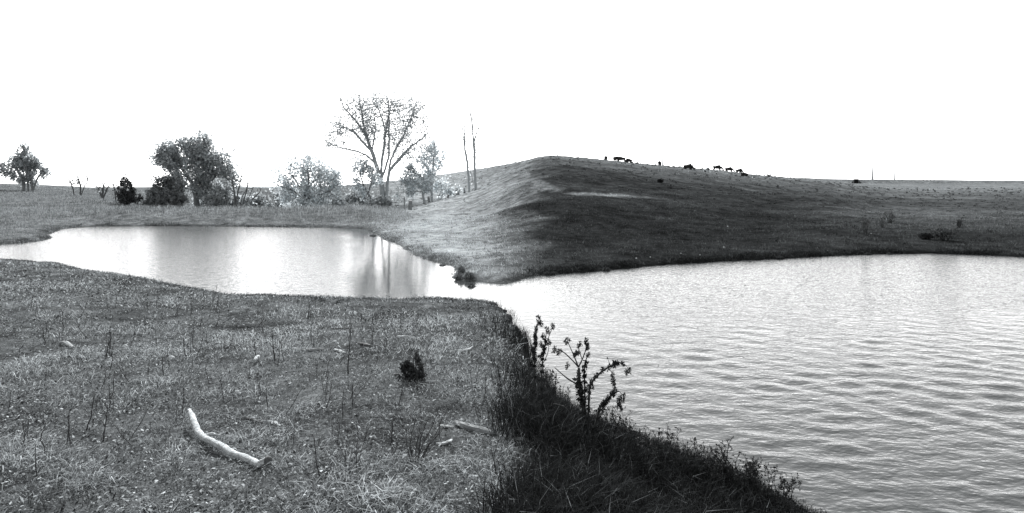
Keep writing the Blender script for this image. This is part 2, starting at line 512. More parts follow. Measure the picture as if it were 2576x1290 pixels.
blades('pasture_grass', np.c_[X, Y, gh(X, Y)], hgt, wid, .6 + 1.7 * rg.random(len(X)), shade, M_GRASS,
       'short dry matted grass covering the near pasture', 'grass', rg)
# dead leaves and chips lying in it
X, Y, S, x = scatter(150000, -.95, .06, 2.0, 16, rg)
nn = fbm(X * .9 + 5, Y * .9, 3, 111)
ok = (S > .1) & (x < 1320) & (rg.random(len(X)) < .6 + .6 * nn) & ~((Y > 12.9) & (x > 1000))
X, Y = X[ok], Y[ok]; n = len(X)
sz = (.0045 + .011 * rg.random(n) ** 3) * np.maximum(1, Y / 6)
ang = rg.random(n) * 6.28; til = rg.normal(0, .45, (n, 2))
ex = np.c_[np.cos(ang), np.sin(ang), til[:, 0]] * sz[:, None]; ey = np.c_[-np.sin(ang), np.cos(ang), til[:, 1]] * (sz * .55)[:, None]
P = np.c_[X, Y, gh(X, Y) + .012 + .02 * rg.random(n)]
V = np.stack([P - ex, P - ey, P + ex, P + ey], 1).reshape(-1, 3)
lit = link('leaf_litter', np_mesh('leaf_litter', V, [np.arange(n * 4).reshape(n, 4)], False,
           {'shade': np.repeat(np.clip(.03 + .42 * rg.random(n) ** 2.2, 0, .5), 4)}), M_LITTER)
tag(lit, 'fallen dead leaves and bark chips strewn through the near grass', 'leaf litter', kind='stuff')
# weedy bank on the near right
X, Y, S, x = scatter(120000, -.06, .62, 1.9, 13, rg)
n1 = fbm(X * 1.3, Y * 1.3, 3, 121)
ok = (S > -.12) & (x + 60 * n1 > 1222) & (Y < 12.6) & (rg.random(len(X)) < sstep(1225, 1390, x + 90 * n1) + .03)
X, Y, S, x, n1 = X[ok], Y[ok], S[ok], x[ok], n1[ok]
hgt = (.10 + .17 * rg.random(len(X))) * (1 + .7 * n1) * lerp(.55, 1, sstep(0, .5, S)) * lerp(1, .6, sstep(1700, 1950, x))
wid = .003 + .0035 * rg.random(len(X))
shade = np.clip(.008 + .03 * rg.random(len(X)) ** 2 + .12 * (rg.random(len(X)) < .035), 0, .2)
blades('bank_grass', np.c_[X, Y, np.maximum(gh(X, Y), -.02)], hgt, wid, .25 + .9 * rg.random(len(X)), shade, M_DARKGRASS,
       'dense dark grass and weeds on the near right bank', 'grass', rg)
# coarse grass on the dam and left bank
X, Y, S, x = scatter(150000, -1.0, -.15, 22, 120, rg)
n1 = fbm(X * .35, Y * .35, 3, 131)
ok = (S > .1) & (x < 1010 + 60 * n1)
X, Y, S, x, n1 = X[ok], Y[ok], S[ok], x[ok], n1[ok]
tall = sstep(.5, 2.4, S) * (.55 + .45 * sstep(150, 350, x))
hgt = (.06 + .26 * tall * rg.random(len(X)) ** 1.4) * (1 + .5 * n1)
wid = Y * .0005 * (.6 + rg.random(len(X)))
shade = np.clip(.07 + .24 * rg.random(len(X)) ** 1.3 + .09 * n1, .03, .5)
blades('dam_grass', np.c_[X, Y, gh(X, Y)], hgt, wid, .25 + .9 * rg.random(len(X)), shade, M_GRASS,
       'coarse tall grass along the dam and left bank behind the calm water', 'grass', rg)
# grazed turf on the slope beside the dam and the hill
X, Y, S, x = scatter(190000, -.24, 1.0, 13, 46, rg)
n1 = fbm(X * .5, Y * .5, 3, 141); n2 = fbm(X * 3.5, Y * 3.5, 3, 145)
ok = (S > .08) & (x > 930 + 60 * n1) & (rg.random(len(X)) < .75 + .8 * n2)
X, Y, S, x, n1, n2 = X[ok], Y[ok], S[ok], x[ok], n1[ok], n2[ok]
# coarser clumps the cattle leave, and ragged sods along the waterline
cX, cY, cS, cx_ = scatter(9000, -.24, 1.0, 13.5, 150, rg)
kp = (cS > .1) & (cx_ > 960); cX, cY = cX[kp][:3400], cY[kp][:3400]
bX, bY, bS, bx_ = scatter(160000, -.9, 1.0, 11.5, 36, rg)
kp = (bS > -.02) & (bS < .32) & (fbm(bX * .8, bY * .8, 2, 151) > -.1); bX, bY = bX[kp][:2600], bY[kp][:2600]
cX, cY = np.r_[cX, bX], np.r_[cY, bY]; nb = len(bX); nc = len(cX)
cl = rg.choice([.45, .6, 1.9], nc); ch = rg.uniform(.05, .12, nc); ch[nc - nb:] = rg.uniform(.03, .09, nb); cl[nc - nb:] = rg.choice([.35, .5, .9, 1.5], nb)
rr = rg.uniform(.04, .16, nc)
cX = np.repeat(cX, 9) + rg.normal(0, 1, nc * 9) * np.repeat(rr, 9); cY = np.repeat(cY, 9) + rg.normal(0, 1, nc * 9) * np.repeat(rr, 9)
n0 = len(X)
X, Y = np.r_[X, cX], np.r_[Y, cY]; S = gsd(X, Y); n1 = np.r_[n1, 0 * cX]; n2 = np.r_[n2, 0 * cX]
cv = cover(X, Y, S + 1)
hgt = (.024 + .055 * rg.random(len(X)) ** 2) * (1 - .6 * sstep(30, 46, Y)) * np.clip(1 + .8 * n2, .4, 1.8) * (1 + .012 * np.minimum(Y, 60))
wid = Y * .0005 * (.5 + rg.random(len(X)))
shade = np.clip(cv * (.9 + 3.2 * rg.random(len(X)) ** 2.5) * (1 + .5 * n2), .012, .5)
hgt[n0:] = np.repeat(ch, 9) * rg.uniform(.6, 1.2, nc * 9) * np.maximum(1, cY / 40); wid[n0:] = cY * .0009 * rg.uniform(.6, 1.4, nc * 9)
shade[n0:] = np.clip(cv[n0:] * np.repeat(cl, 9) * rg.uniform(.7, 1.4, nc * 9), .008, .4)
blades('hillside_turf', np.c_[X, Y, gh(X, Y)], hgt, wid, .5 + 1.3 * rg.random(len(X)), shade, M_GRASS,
       'closely grazed turf on the slopes beyond the water', 'grass', rg)

# ------------------------------------------------------------------ tubes, leaves, trees
def tube(pts, rad, k=6, cap=True):
    """one tapered bent tube -> verts, faces"""
    pts = np.asarray(pts, float); n = len(pts)
    T = np.gradient(pts, axis=0); T /= np.linalg.norm(T, axis=1)[:, None] + 1e-9
    ref = np.array([0.0, 0, 1]) if abs(T[0, 2]) < .9 else np.array([1.0, 0, 0])
    V = []
    u = np.cross(T[0], ref); u /= np.linalg.norm(u)
    for i in range(n):
        u = u - T[i] * (u @ T[i]); u /= np.linalg.norm(u) + 1e-9
        w = np.cross(T[i], u)
        for j in range(k):
            a = 2 * math.pi * j / k
            V.append(pts[i] + rad[i] * (math.cos(a) * u + math.sin(a) * w))
    Fq = [[i * k + j, i * k + (j + 1) % k, (i + 1) * k + (j + 1) % k, (i + 1) * k + j] for i in range(n - 1) for j in range(k)]
    Ft = []
    if cap:
        V.append(pts[0]); V.append(pts[-1]); a, b = n * k, n * k + 1
        Ft = [[a, (j + 1) % k, j] for j in range(k)] + [[b, (n - 1) * k + j, (n - 1) * k + (j + 1) % k] for j in range(k)]
    return np.array(V), np.array(Fq).reshape(-1, 4), np.array(Ft).reshape(-1, 3)
class MB:
    def __init__(s): s.v, s.q, s.t, s.n, s.sh = [], [], [], 0, []
    def add(s, V, Q=None, T=None, shade=.1):
        s.v.append(V)
        if Q is not None and len(Q): s.q.append(np.asarray(Q) + s.n)
        if T is not None and len(T): s.t.append(np.asarray(T) + s.n)
        s.n += len(V); s.sh.append(np.full(len(V), shade))
    def tube(s, pts, rad, k=6, cap=True):
        V, Q, T = tube(pts, rad, k, cap); s.add(V, Q, T)
    def mesh(s, name, smooth=True, shade=False):
        fl = []
        if s.q: fl.append(np.concatenate(s.q))
        if s.t: fl.append(np.concatenate(s.t))
        return np_mesh(name, np.concatenate(s.v), fl, smooth, {'shade': np.concatenate(s.sh)} if shade else None)

def leafquads(P, size, shade, rng, aspect=.6):
    n = len(P)
    d = rng.normal(size=(n, 3)); d /= np.linalg.norm(d, axis=1)[:, None]
    e = rng.normal(size=(n, 3)); e -= d * (d * e).sum(1)[:, None]; e /= np.linalg.norm(e, axis=1)[:, None]
    sz = size * (.6 + .8 * rng.random(n))
    d *= sz[:, None]; e *= (sz * aspect)[:, None]
    V = np.stack([P - d, P - e, P + d, P + e], 1).reshape(-1, 3)
    return V, np.arange(4 * n).reshape(n, 4), np.repeat(shade, 4)

def colonize(attr, nodes, parent, step, infl, kill, iters, rng, up=.0):
    nodes = [np.array(p, float) for p in nodes]; parent = list(parent)
    N = np.array(nodes)
    d = np.full(len(attr), 1e9); near = np.zeros(len(attr), int)
    for i, p in enumerate(N):
        q = np.linalg.norm(attr - p, axis=1); m = q < d; d[m] = q[m]; near[m] = i
    alive = np.ones(len(attr), bool)
    for it in range(iters):
        alive &= d > kill
        act = alive & (d < infl)
        if not act.any(): break
        new = []
        for k in np.unique(near[act]):
            m = act & (near == k)
            v = attr[m] - nodes[k]; v /= np.linalg.norm(v, axis=1)[:, None] + 1e-9
            g = v.sum(0); g = g / (np.linalg.norm(g) + 1e-9) + rng.normal(0, .22, 3); g[2] += up
            g /= np.linalg.norm(g) + 1e-9
            new.append((k, nodes[k] + g * step))
        for k, p in new:
            nodes.append(p); parent.append(k); i = len(nodes) - 1
            q = np.linalg.norm(attr - p, axis=1); m = q < d; d[m] = q[m]; near[m] = i
        if len(nodes) > 5200: break
    return np.array(nodes), np.array(parent)

def skeleton_mesh(N, par, r, lo, hi, k, mask):
    """tubes for edges whose child radius is in [lo, hi)"""
    n = len(N); main = -np.ones(n, int); best = np.zeros(n)
    for i in range(n):
        p = par[i]
        if p >= 0 and r[i] > best[p]: best[p] = r[i]; main[p] = i
    T = np.zeros((n, 3))
    for i in range(n):
        a = N[i] - N[par[i]] if par[i] >= 0 else (N[main[i]] - N[i] if main[i] >= 0 else np.array([0, 0, 1.]))
        b = N[main[i]] - N[i] if main[i] >= 0 else a
        a = a / (np.linalg.norm(a) + 1e-9); b = b / (np.linalg.norm(b) + 1e-9)
        T[i] = a + b
    T /= np.linalg.norm(T, axis=1)[:, None] + 1e-9
    sel = np.array([i for i in range(n) if par[i] >= 0 and lo <= r[i] < hi and mask[i]])
    if len(sel) == 0: return None
    p = par[sel]
    dirn = N[sel] - N[p]; dirn /= np.linalg.norm(dirn, axis=1)[:, None] + 1e-9
    ism = main[p] == sel
    Tp = np.where(ism[:, None], T[p], dirn); rp = np.where(ism, np.minimum(r[p], r[sel] * 1.5), r[sel])
    def ring(c, t, rr):
        ref = np.tile(np.array([.3, .93, .2]), (len(c), 1))
        u = np.cross(t, ref); u /= np.linalg.norm(u, axis=1)[:, None] + 1e-9
        w = np.cross(t, u)
        a = 2 * np.pi * np.arange(k) / k
        return c[:, None] + rr[:, None, None] * (np.cos(a)[None, :, None] * u[:, None] + np.sin(a)[None, :, None] * w[:, None])
    A = ring(N[p], Tp, rp); B = ring(N[sel], T[sel], r[sel])
    V = np.concatenate([A, B], 1).reshape(-1, 3)
    o = (np.arange(len(sel)) * 2 * k)[:, None, None]
    j = np.arange(k); j2 = (j + 1) % k
    Q = (o + np.stack([j, j2, j2 + k, j + k], -1)[None]).reshape(-1, 4)
    return V, Q

def tree(name, label, cat, Y, limbs, crowns, natt, leaf_n, leaf_size, tone, bark, seed, group=None, rtip=.012, rtrunk=None,
         step=14, depth=.8, up=.05, clump=.0, twig=2, tonevar=.5, gate=2.6, crown_name='crown', mat_leaf_=None, sink=0.0, kill=1.6, expo=2.3, spread=.8):
    """limbs: polylines in survey pixels [(x, y[, dy_metres])...]; crowns: ellipses (cx, cy, rx, ry[, weight]); all at depth Y"""
    rng = np.random.default_rng(seed)
    s = Y / F
    root = stand(limbs[0][0][0], Y)
    e = empty(name, tuple(root)); tag(e, label, cat, group)
    st = step * s
    nodes, par = [], []
    def near_idx(p):
        return int(np.argmin([np.linalg.norm(q - p) for q in nodes]))
    for li, lb in enumerate(limbs):
        off = rng.uniform(-.35, .35) if li else 0
        pts = []
        for i, c in enumerate(lb):
            w = unp(c[0], c[1], Y) - root
            w[1] = (c[2] if len(c) > 2 else (off * i / len(lb)) * (abs(c[1] - lb[0][1]) + abs(c[0] - lb[0][0])) * s)
            pts.append(w)
        if li == 0 or (len(lb[0]) > 2 and lb[0][2] == 'g'): pass
        if lb[0][1] > 470 and pts[0][2] < 1.2 * 60 * s and (li == 0 or lb[0][1] >= limbs[0][0][1] - 14):
            X0 = root[0] + pts[0][0]; Y0 = root[1] + pts[0][1]
            pts[0][2] = float(gh(X0, Y0)) - root[2] - .05       # stems that start in the ground
            start = -1
        else:
            start = near_idx(pts[0])
        prev = start
        if start == -1: nodes.append(pts[0]); par.append(-1); prev = len(nodes) - 1
        cur = nodes[prev]
        for q in pts[1:]:
            L = np.linalg.norm(q - cur); m = max(1, int(round(L / st)))
            for j in range(1, m + 1):
                p = cur + (q - cur) * j / m + rng.normal(0, st * .06, 3) * (j < m)
                nodes.append(p); par.append(prev); prev = len(nodes) - 1
            cur = nodes[prev]
    # crown volume
    A = []
    wts = np.array([c[2] * c[3] * (c[4] if len(c) > 4 else 1) for c in crowns], float); wts /= wts.sum()
    for c, w in zip(crowns, wts):
        m = max(4, int(natt * w))
        d = rng.normal(size=(m * 3, 3)); d /= np.linalg.norm(d, axis=1)[:, None]
        d *= (rng.random(m * 3) ** .42)[:, None]
        P = np.c_[c[0] + d[:, 0] * c[2], c[1] + d[:, 2] * c[3], d[:, 1] * (c[2] + c[3]) * .5 * depth]
        nz = vnoise(P[:, 0] / (c[2] * .33) + 7, P[:, 1] / (c[2] * .33) + P[:, 2] / (c[2] * .4), seed)
        P = P[np.argsort(-nz - 1.1 * rng.random(len(nz)))[:m]] if clump else P[:m]
        Wd = np.c_[(P[:, 0] - CX) * s, P[:, 2] * s, H - (P[:, 1] - HY) * s] - np.array([root[0], 0, root[2]])
        A.append(Wd)
    A = np.concatenate(A)
    N, par = colonize(A, nodes, par, st, st * 9, st * kill, 60, rng, up)
    # fine twigs
    tn, tp = [], []
    nch = np.bincount(par[par >= 0], minlength=len(N))
    tips = np.where(nch == 0)[0]
    for i in tips:
        d0 = N[i] - N[par[i]] if par[i] >= 0 else np.array([0, 0, 1.])
        for _ in range(twig):
            d = d0 / (np.linalg.norm(d0) + 1e-9) + rng.normal(0, .55, 3); d /= np.linalg.norm(d)
            tn.append(N[i] + d * st * (.6 + .7 * rng.random())); tp.append(i)
    base_n = len(N)
    if tn: N = np.vstack([N, tn]); par = np.r_[par, tp]
    r = np.zeros(len(N)); acc = np.zeros(len(N))
    for i in range(len(N) - 1, -1, -1):
        r[i] = max(rtip, acc[i] ** (1 / expo))
        if par[i] >= 0: acc[par[i]] += r[i] ** expo
    r[base_n:] = rtip * .7
    if rtrunk:
        r0 = max(r[i] for i in range(len(N)) if par[i] < 0)
        r = np.where(r > rtip * 1.2, rtip + (r - rtip) * (rtrunk - rtip) / (r0 - rtip + 1e-9), r)
    thr = max(rtip * 3.0, r.max() * .22)
    stem = np.arange(len(N))
    for i in range(len(N)):
        if par[i] >= 0: stem[i] = stem[par[i]]
    for q in np.unique(stem):
        m = MB()
        for lo, hi, kk in ((thr, 1e9, 7), (0, thr, 4)):
            a = skeleton_mesh(N, par, r, lo, hi, kk, stem == q)
            if a: m.add(a[0], a[1])
        if m.n: link('trunk', m.mesh('trunk'), bark, e)
    if leaf_n:
        fine = np.where(r < rtip * 2.2)[0]
        per = max(1, int(round(leaf_n / max(1, len(fine)))))
        c = np.repeat(N[fine], per, 0)
        P = c + rng.normal(0, st * spread, c.shape)
        nz = vnoise(P[:, 0] / (st * 2.2), P[:, 2] / (st * 2.2) + P[:, 1] / (st * 2.2), seed + 3)
        ok = rng.random(len(P)) < np.clip(.5 + gate * (nz - .5), .03, 1)
        P, nz = P[ok], nz[ok]
        sh = np.clip(tone * (1 - tonevar + 2 * tonevar * rng.random(len(P))) * (.75 + .5 * nz), .01, .6)
        V, Q, S = leafquads(P, leaf_size, sh, rng, .65)
        link(crown_name, np_mesh('crown', V, [Q], False, {'shade': S}), mat_leaf_ or M_LEAF, e)
    return e

# --- trees behind the dam, left to right
tree('broadleaf_tree', 'small leafy tree at the far left edge on the rise', 'tree', 85,
     [[(82, 474), (78, 445), (62, 405)], [(82, 474), (95, 445), (112, 425)], [(60, 474), (62, 450), (40, 415)], [(72, 474), (70, 440), (74, 395)]],
     [(60, 412, 34, 26), (106, 428, 17, 14), (28, 425, 26, 24), (62, 448, 30, 14, .4), (62, 374, 8, 8)], 520, 7000, .15, .10, M_BARK, 1, rtip=.022, rtrunk=.2, step=7)
tree('bare_sapling', 'bare twin-stemmed sapling left of the cedar, the taller one', 'shrub', 68,
     [[(187, 492), (184, 475), (176, 455)], [(203, 491), (203, 465), (196, 440)], [(203, 489), (212, 470), (224, 452)]],
     [(178, 458, 16, 16), (204, 450, 22, 20)], 110, 60, .1, .09, M_TWIG, 2, rtip=.034, rtrunk=.1, step=5)
tree('bare_sapling', 'short bare sapling just left of the dark cedar', 'shrub', 66,
     [[(258, 494), (258, 478), (262, 462)], [(258, 486), (246, 474)], [(258, 484), (272, 470)]],
     [(258, 470, 24, 14)], 80, 20, .1, .09, M_TWIG, 3, rtip=.034, rtrunk=.11, step=5)
tree('bare_sapling', 'thin leaning bare stem touching the dark cedar', 'shrub', 60,
     [[(292, 502), (289, 480), (283, 455)]], [(287, 466, 10, 16)], 30, 0, .1, .09, M_TWIG, 4, rtip=.022, rtrunk=.06, step=5)
tree('cedar_tree', 'dark conical cedar standing alone left of the oak clump', 'tree', 55,
     [[(318, 513), (316, 490), (313, 446)], [(318, 508), (338, 498)], [(318, 508), (300, 496)], [(317, 490), (330, 478)], [(317, 490), (302, 482)]],
     [(316, 492, 22, 20, 1.3), (314, 468, 16, 18, 1.2), (313, 452, 7, 9), (332, 500, 13, 11), (305, 478, 11, 14), (321, 505, 24, 8)], 520, 10000, .08, .05, M_BARK, 5,
     rtip=.012, rtrunk=.14, step=5, mat_leaf_=M_CEDAR, twig=1)
tree('round_bush', 'little dark round bush at the foot of the cedar', 'bush', 58, [[(347, 508), (347, 500)]], [(347, 500, 8, 7)], 60, 1400, .09, .035, M_BARK, 6,
     rtip=.01, rtrunk=.05, step=4, mat_leaf_=M_CEDAR)
tree('oak_tree', 'large dark leafy oak, tallest of the left clump', 'tree', 54,
     [[(497, 524), (493, 490), (484, 462), (462, 430), (440, 398)], [(488, 470), (498, 440), (492, 395), (480, 362)], [(486, 464), (520, 430), (540, 395)],
      [(494, 492), (520, 484), (545, 470)], [(494, 478), (470, 474), (440, 470)], [(517, 524), (516, 495), (524, 455), (545, 425)], [(529, 526), (540, 490), (556, 450)]],
     [(430, 396, 42, 34, 1.2), (486, 382, 40, 34, 1.2), (534, 404, 36, 38, 1.2), (470, 420, 40, 22, .6), (458, 384, 38, 32, 1.6), (410, 404, 26, 24, 1.0), (508, 372, 34, 28, .8), (575, 446, 16, 40, .8), (556, 430, 22, 42), (520, 450, 40, 24, .7), (563, 470, 16, 40, .9), (455, 356, 8, 10), (530, 478, 44, 28, .6), (462, 452, 36, 20, .5)],
     2300, 36000, .1, .12, M_BARK, 7, rtip=.014, rtrunk=.22, step=8, gate=1.5, tonevar=.6, spread=1.1)
tree('understorey_tree', 'low dark bushy tree under the oak on its left', 'tree', 50,
     [[(455, 524), (447, 495), (440, 465)], [(418, 524), (415, 495), (405, 470)], [(395, 523), (392, 505), (380, 495)]],
     [(420, 458, 28, 16, .8), (446, 474, 20, 26), (396, 478, 20, 12, .7), (388, 506, 26, 16, 1.3), (440, 508, 30, 16), (414, 488, 22, 16)], 650, 10000, .1, .07, M_BARK, 8, rtip=.012, rtrunk=.09, step=7, clump=1)
tree('scrub_tree', 'slender multi-stemmed scrub right of the oak trunk', 'tree', 50,
     [[(548, 528), (552, 495), (556, 460)], [(560, 528), (556, 500), (548, 470)], [(534, 527), (545, 490), (560, 462)], [(572, 528), (570, 495), (572, 465)]],
     [(560, 480, 24, 34), (545, 505, 30, 18, .7)], 260, 3000, .1, .10, M_BARK, 9, rtip=.012, rtrunk=.08, step=7, clump=1)
tree('bare_bush', 'fan of bare branches rising right of the oak', 'shrub', 47,
     [[(590, 530), (597, 490), (606, 450), (608, 425)], [(592, 528), (612, 490), (634, 455)], [(588, 528), (590, 490), (584, 450)],
      [(594, 528), (625, 505), (645, 470)], [(598, 526), (620, 480), (622, 445)], [(620, 526), (636, 500), (656, 482)]],
     [(606, 460, 28, 34), (636, 478, 24, 22), (590, 470, 20, 26)], 170, 0, .1, .1, M_TWIG, 10, rtip=.022, rtrunk=.07, step=8, up=.3, twig=2)
tree('thicket', 'low hazy brush thicket between the bare bush and the round tree', 'bush', 62,
     [[(640, 528), (645, 505), (640, 490)], [(668, 528), (672, 505), (668, 490)], [(700, 528), (702, 508), (708, 490)]],
     [(640, 508, 26, 18), (672, 506, 26, 18), (702, 508, 24, 20), (670, 520, 60, 10)], 650, 7000, .11, .12, M_TWIG, 11, rtip=.012, rtrunk=.06, step=7)
tree('round_tree', 'grey dome-shaped tree in the middle behind the dam', 'tree', 60,
     [[(767, 526), (765, 495), (752, 468), (735, 440)], [(765, 495), (776, 460), (772, 420)], [(766, 480), (790, 455), (815, 440)], [(766, 500), (740, 480), (706, 466)], [(768, 505), (800, 490), (835, 480)]],
     [(768, 422, 42, 36, 1.2), (726, 440, 40, 34), (812, 446, 42, 36), (764, 470, 66, 34), (834, 476, 30, 28), (790, 502, 66, 20), (712, 462, 30, 12), (735, 500, 34, 20, .8)],
     1900, 22000, .1, .2, M_BARK, 12, rtip=.016, rtrunk=.18, step=8, gate=2.0, spread=1.1, clump=1)
tree('small_tree', 'small leaning tree just left of the tall elm', 'tree', 66,
     [[(938, 524), (930, 495), (915, 468), (905, 440)], [(921, 522), (920, 495), (922, 470)], [(925, 485), (935, 455), (940, 430)]],
     [(916, 430, 32, 26), (935, 450, 22, 20), (898, 455, 18, 16), (915, 480, 26, 12, .5)], 480, 4200, .12, .2, M_BARK, 13, rtip=.012, rtrunk=.11, step=8, clump=1)
tree('dark_bush', 'dense low bush behind the dam left of the elm trunk', 'bush', 70,
     [[(905, 524), (905, 500), (900, 485)], [(890, 524), (885, 505)]], [(905, 492, 20, 16), (884, 502, 18, 14), (930, 506, 20, 10)], 260, 2800, .13, .11, M_TWIG, 14, rtip=.012, rtrunk=.07, step=7)
tree('thicket', 'tangled brush between the round tree and the dense low bush', 'bush', 64,
     [[(850, 528), (852, 505), (846, 490)], [(872, 528), (874, 508), (880, 495)], [(955, 528), (950, 510), (958, 498)]],
     [(852, 508, 26, 16), (876, 512, 22, 12), (945, 512, 26, 12), (980, 514, 22, 10)], 420, 4600, .11, .13, M_TWIG, 24, rtip=.012, rtrunk=.05, step=7)
tree('thicket', 'grey brush filling the gap under the oak boughs on the right', 'bush', 57,
     [[(578, 528), (580, 505), (574, 490)], [(610, 528), (606, 510), (612, 500)], [(520, 528), (516, 510)]],
     [(580, 508, 24, 18), (610, 514, 22, 12), (520, 514, 30, 10)], 380, 4200, .11, .13, M_TWIG, 25, rtip=.012, rtrunk=.05, step=7)
# the tall elm, main limbs as they stand
def Z(a, b): return ((840 + a / 2.6875) / 1.087, (200 + b / 2.6875) / 1.087)
elm = [[(963, 528), Z(552, 880), Z(540, 790), Z(520, 730), Z(490, 620), Z(455, 530), Z(425, 440), Z(405, 330), Z(388, 230)],
       [(972, 529), Z(582, 880), Z(590, 800), Z(610, 730), Z(650, 680), Z(720, 610), Z(800, 565), Z(870, 540)],
       [Z(545, 780), Z(575, 700), Z(603, 600), Z(608, 470), Z(615, 330), Z(640, 220)],
       [Z(540, 790), Z(545, 650), Z(562, 540), Z(566, 420), Z(535, 320), Z(500, 240), Z(480, 160)],
       [Z(600, 770), Z(612, 640), Z(660, 550), Z(715, 470), Z(770, 370), Z(815, 280)],
       [Z(500, 660), Z(430, 600), Z(350, 570), Z(230, 545), Z(110, 505)],
       [Z(470, 570), Z(400, 500), Z(335, 425), Z(250, 390), Z(140, 350)],
       [Z(430, 608), Z(375, 605), Z(310, 645), Z(250, 672)],
       [Z(615, 720), Z(690, 610), Z(760, 540), Z(850, 480), Z(895, 430)],
       [Z(430, 460), Z(360, 350), Z(290, 270), Z(260, 190)],
       [Z(566, 430), Z(600, 300), Z(590, 190)], [Z(508, 560), Z(500, 420), Z(490, 320)]]
tree('elm_tree', 'tall vase-shaped elm with thin leaves, tallest tree beyond the pond', 'tree', 72, elm,
     [(895, 275, 56, 44), (965, 262, 60, 40), (1030, 280, 50, 40), (866, 320, 62, 36, 1.2), (846, 356, 48, 24, 1.0), (905, 400, 40, 12, .5), (960, 330, 80, 50, .7), (1050, 330, 36, 50, .8), (1010, 375, 60, 40, .45)],
     3000, 36000, .08, .1, M_BARKVEIL, 15, rtip=.032, rtrunk=.3, step=8, clump=1, kill=1.7, expo=2.1, gate=.7, spread=1.4)
tree('young_tree', 'leafy young tree right of the elm, the taller of the pair', 'tree', 68,
     [[(1086, 520), (1085, 480), (1088, 440), (1090, 400), (1094, 360)], [(1087, 450), (1102, 425), (1112, 405)], [(1087, 440), (1070, 415)]],
     [(1092, 378, 30, 26), (1104, 412, 22, 24), (1068, 408, 24, 22), (1086, 440, 32, 22, .7)], 600, 4600, .105, .2, M_BARKVEIL, 16, rtip=.018, rtrunk=.15, step=8, clump=1)
tree('young_tree', 'leafy young tree right of the elm with drooping lower boughs', 'tree', 66,
     [[(1067, 520), (1064, 490), (1060, 460), (1052, 430)], [(1063, 475), (1040, 455), (1022, 450)], [(1064, 480), (1045, 482), (1020, 485)]],
     [(1040, 438, 26, 24), (1030, 458, 22, 18), (1062, 462, 20, 20), (1032, 485, 30, 12)], 600, 4600, .105, .19, M_BARKVEIL, 17, rtip=.018, rtrunk=.13, step=8, clump=1)
tree('small_round_tree', 'small round tree on the slope right of the young pair', 'tree', 72,
     [[(1104, 515), (1104, 495), (1110, 478)], [(1104, 500), (1118, 482)]], [(1112, 470, 22, 20), (1120, 482, 16, 12)], 200, 1900, .12, .19, M_BARKVEIL, 18, rtip=.012, rtrunk=.1, step=7)
tree('dead_sapling', 'tiny gnarled tree near the leaning fence post', 'tree', 74,
     [[(1139, 508), (1141, 488), (1148, 476)], [(1140, 494), (1156, 480)]], [(1148, 478, 14, 8)], 40, 120, .1, .16, M_BARKVEIL, 19, rtip=.012, rtrunk=.09, step=6)
tree('bare_poplar', 'tall bare poplar on the slope crest, left of its twin', 'tree', 80,
     [[(1180, 505), (1178, 440), (1172, 390), (1163, 330), (1158, 295)], [(1175, 410), (1186, 440), (1190, 455)], [(1172, 380), (1168, 340), (1172, 300)]],
     [(1164, 320, 12, 45), (1176, 360, 12, 50)], 150, 160, .1, .2, M_BARKVEIL, 20, group='bare poplars', rtip=.03, rtrunk=.15, step=9, up=.5)
tree('bare_poplar', 'tall bare poplar on the slope crest, right of its twin', 'tree', 79,
     [[(1196, 505), (1194, 430), (1192, 370), (1186, 300), (1178, 262)], [(1193, 400), (1180, 370), (1174, 345)], [(1192, 360), (1204, 320), (1206, 285)]],
     [(1188, 310, 16, 50), (1200, 350, 14, 50)], 170, 160, .1, .2, M_BARKVEIL, 21, group='bare poplars', rtip=.03, rtrunk=.17, step=9, up=.5)
# far wooded ridge, leaves toned pale in place of haze
def far_wood(name, label, xs, y0, y1, Y, tone, seed, n):
    rng = np.random.default_rng(seed)
    t = rng.uniform(xs[0], xs[1], n)
    top = y0 + (y1 - y0) * .55 * vnoise(t / 14, t * 0, seed)
    yy = rng.uniform(top, y1)
    dep = Y + rng.uniform(-8, 8, n)
    P = np.c_[(t - CX) / F * dep, dep, H - (yy - HY) / F * dep]
    V, Q, S = leafquads(P, .55, np.clip(tone * (.6 + .8 * rng.random(n)), 0, .5), rng, .8)
    o = link(name, np_mesh(name, V, [Q], False, {'shade': S}), M_LEAF)
    tag(o, label, 'woods', kind='stuff')
far_wood('distant_woods', 'distant line of woods on the horizon behind the pond trees', (560, 1215), 466, 480, 330, .17, 77, 9000)

# ------------------------------------------------------------------ fence posts beyond the slope crest
def post(x, y, Y, hpx, label, lean=0, w=.07):
    b = unp(x, y, Y); b[2] = float(gh(b[0], Y)) - .05
    h = hpx * Y / F + max(0, (H - (y - HY) / F * Y) - b[2])
    m = MB(); rng = random.Random(int(x))
    m.tube([(0, 0, 0), (lean * .5 * h, 0, h * .5), (lean * h, .01, h * .97), (lean * h + .01, 0, h)], [w, w * .95, w * .9, w * .55], 7)
    return tag(link('fence_post', m.mesh('fence_post'), M_BARK, None, tuple(b)), label, 'post', 'old fence posts on the slope')
post(1151, 497, 80, 17, 'stubby upright fence post left of the poplars', .02, .2)
post(1080, 513, 60, 18, 'slanted fence post leaning on the taller young tree', -.15, .12)
post(1031, 521, 50, 17, 'thick dark fence stub between elm and young trees', .05, .16)
post(1017, 530, 44, 34, 'thin upright stake between elm and young trees', 0, .05)
post(1126, 505, 66, 16, 'leaning fence post between the small round tree and the poplars', .1, .12)
post(1168, 494, 82, 15, 'fence post at the foot of the left poplar', -.05, .13)
# wires' posts far right
for i, xx in enumerate((2322, 2331, 2340, 2349)):
    post(xx, 457, 246, 5, ('leftmost', 'second', 'third', 'rightmost')[i] + ' of four short fence posts below the far road', 0, .12)

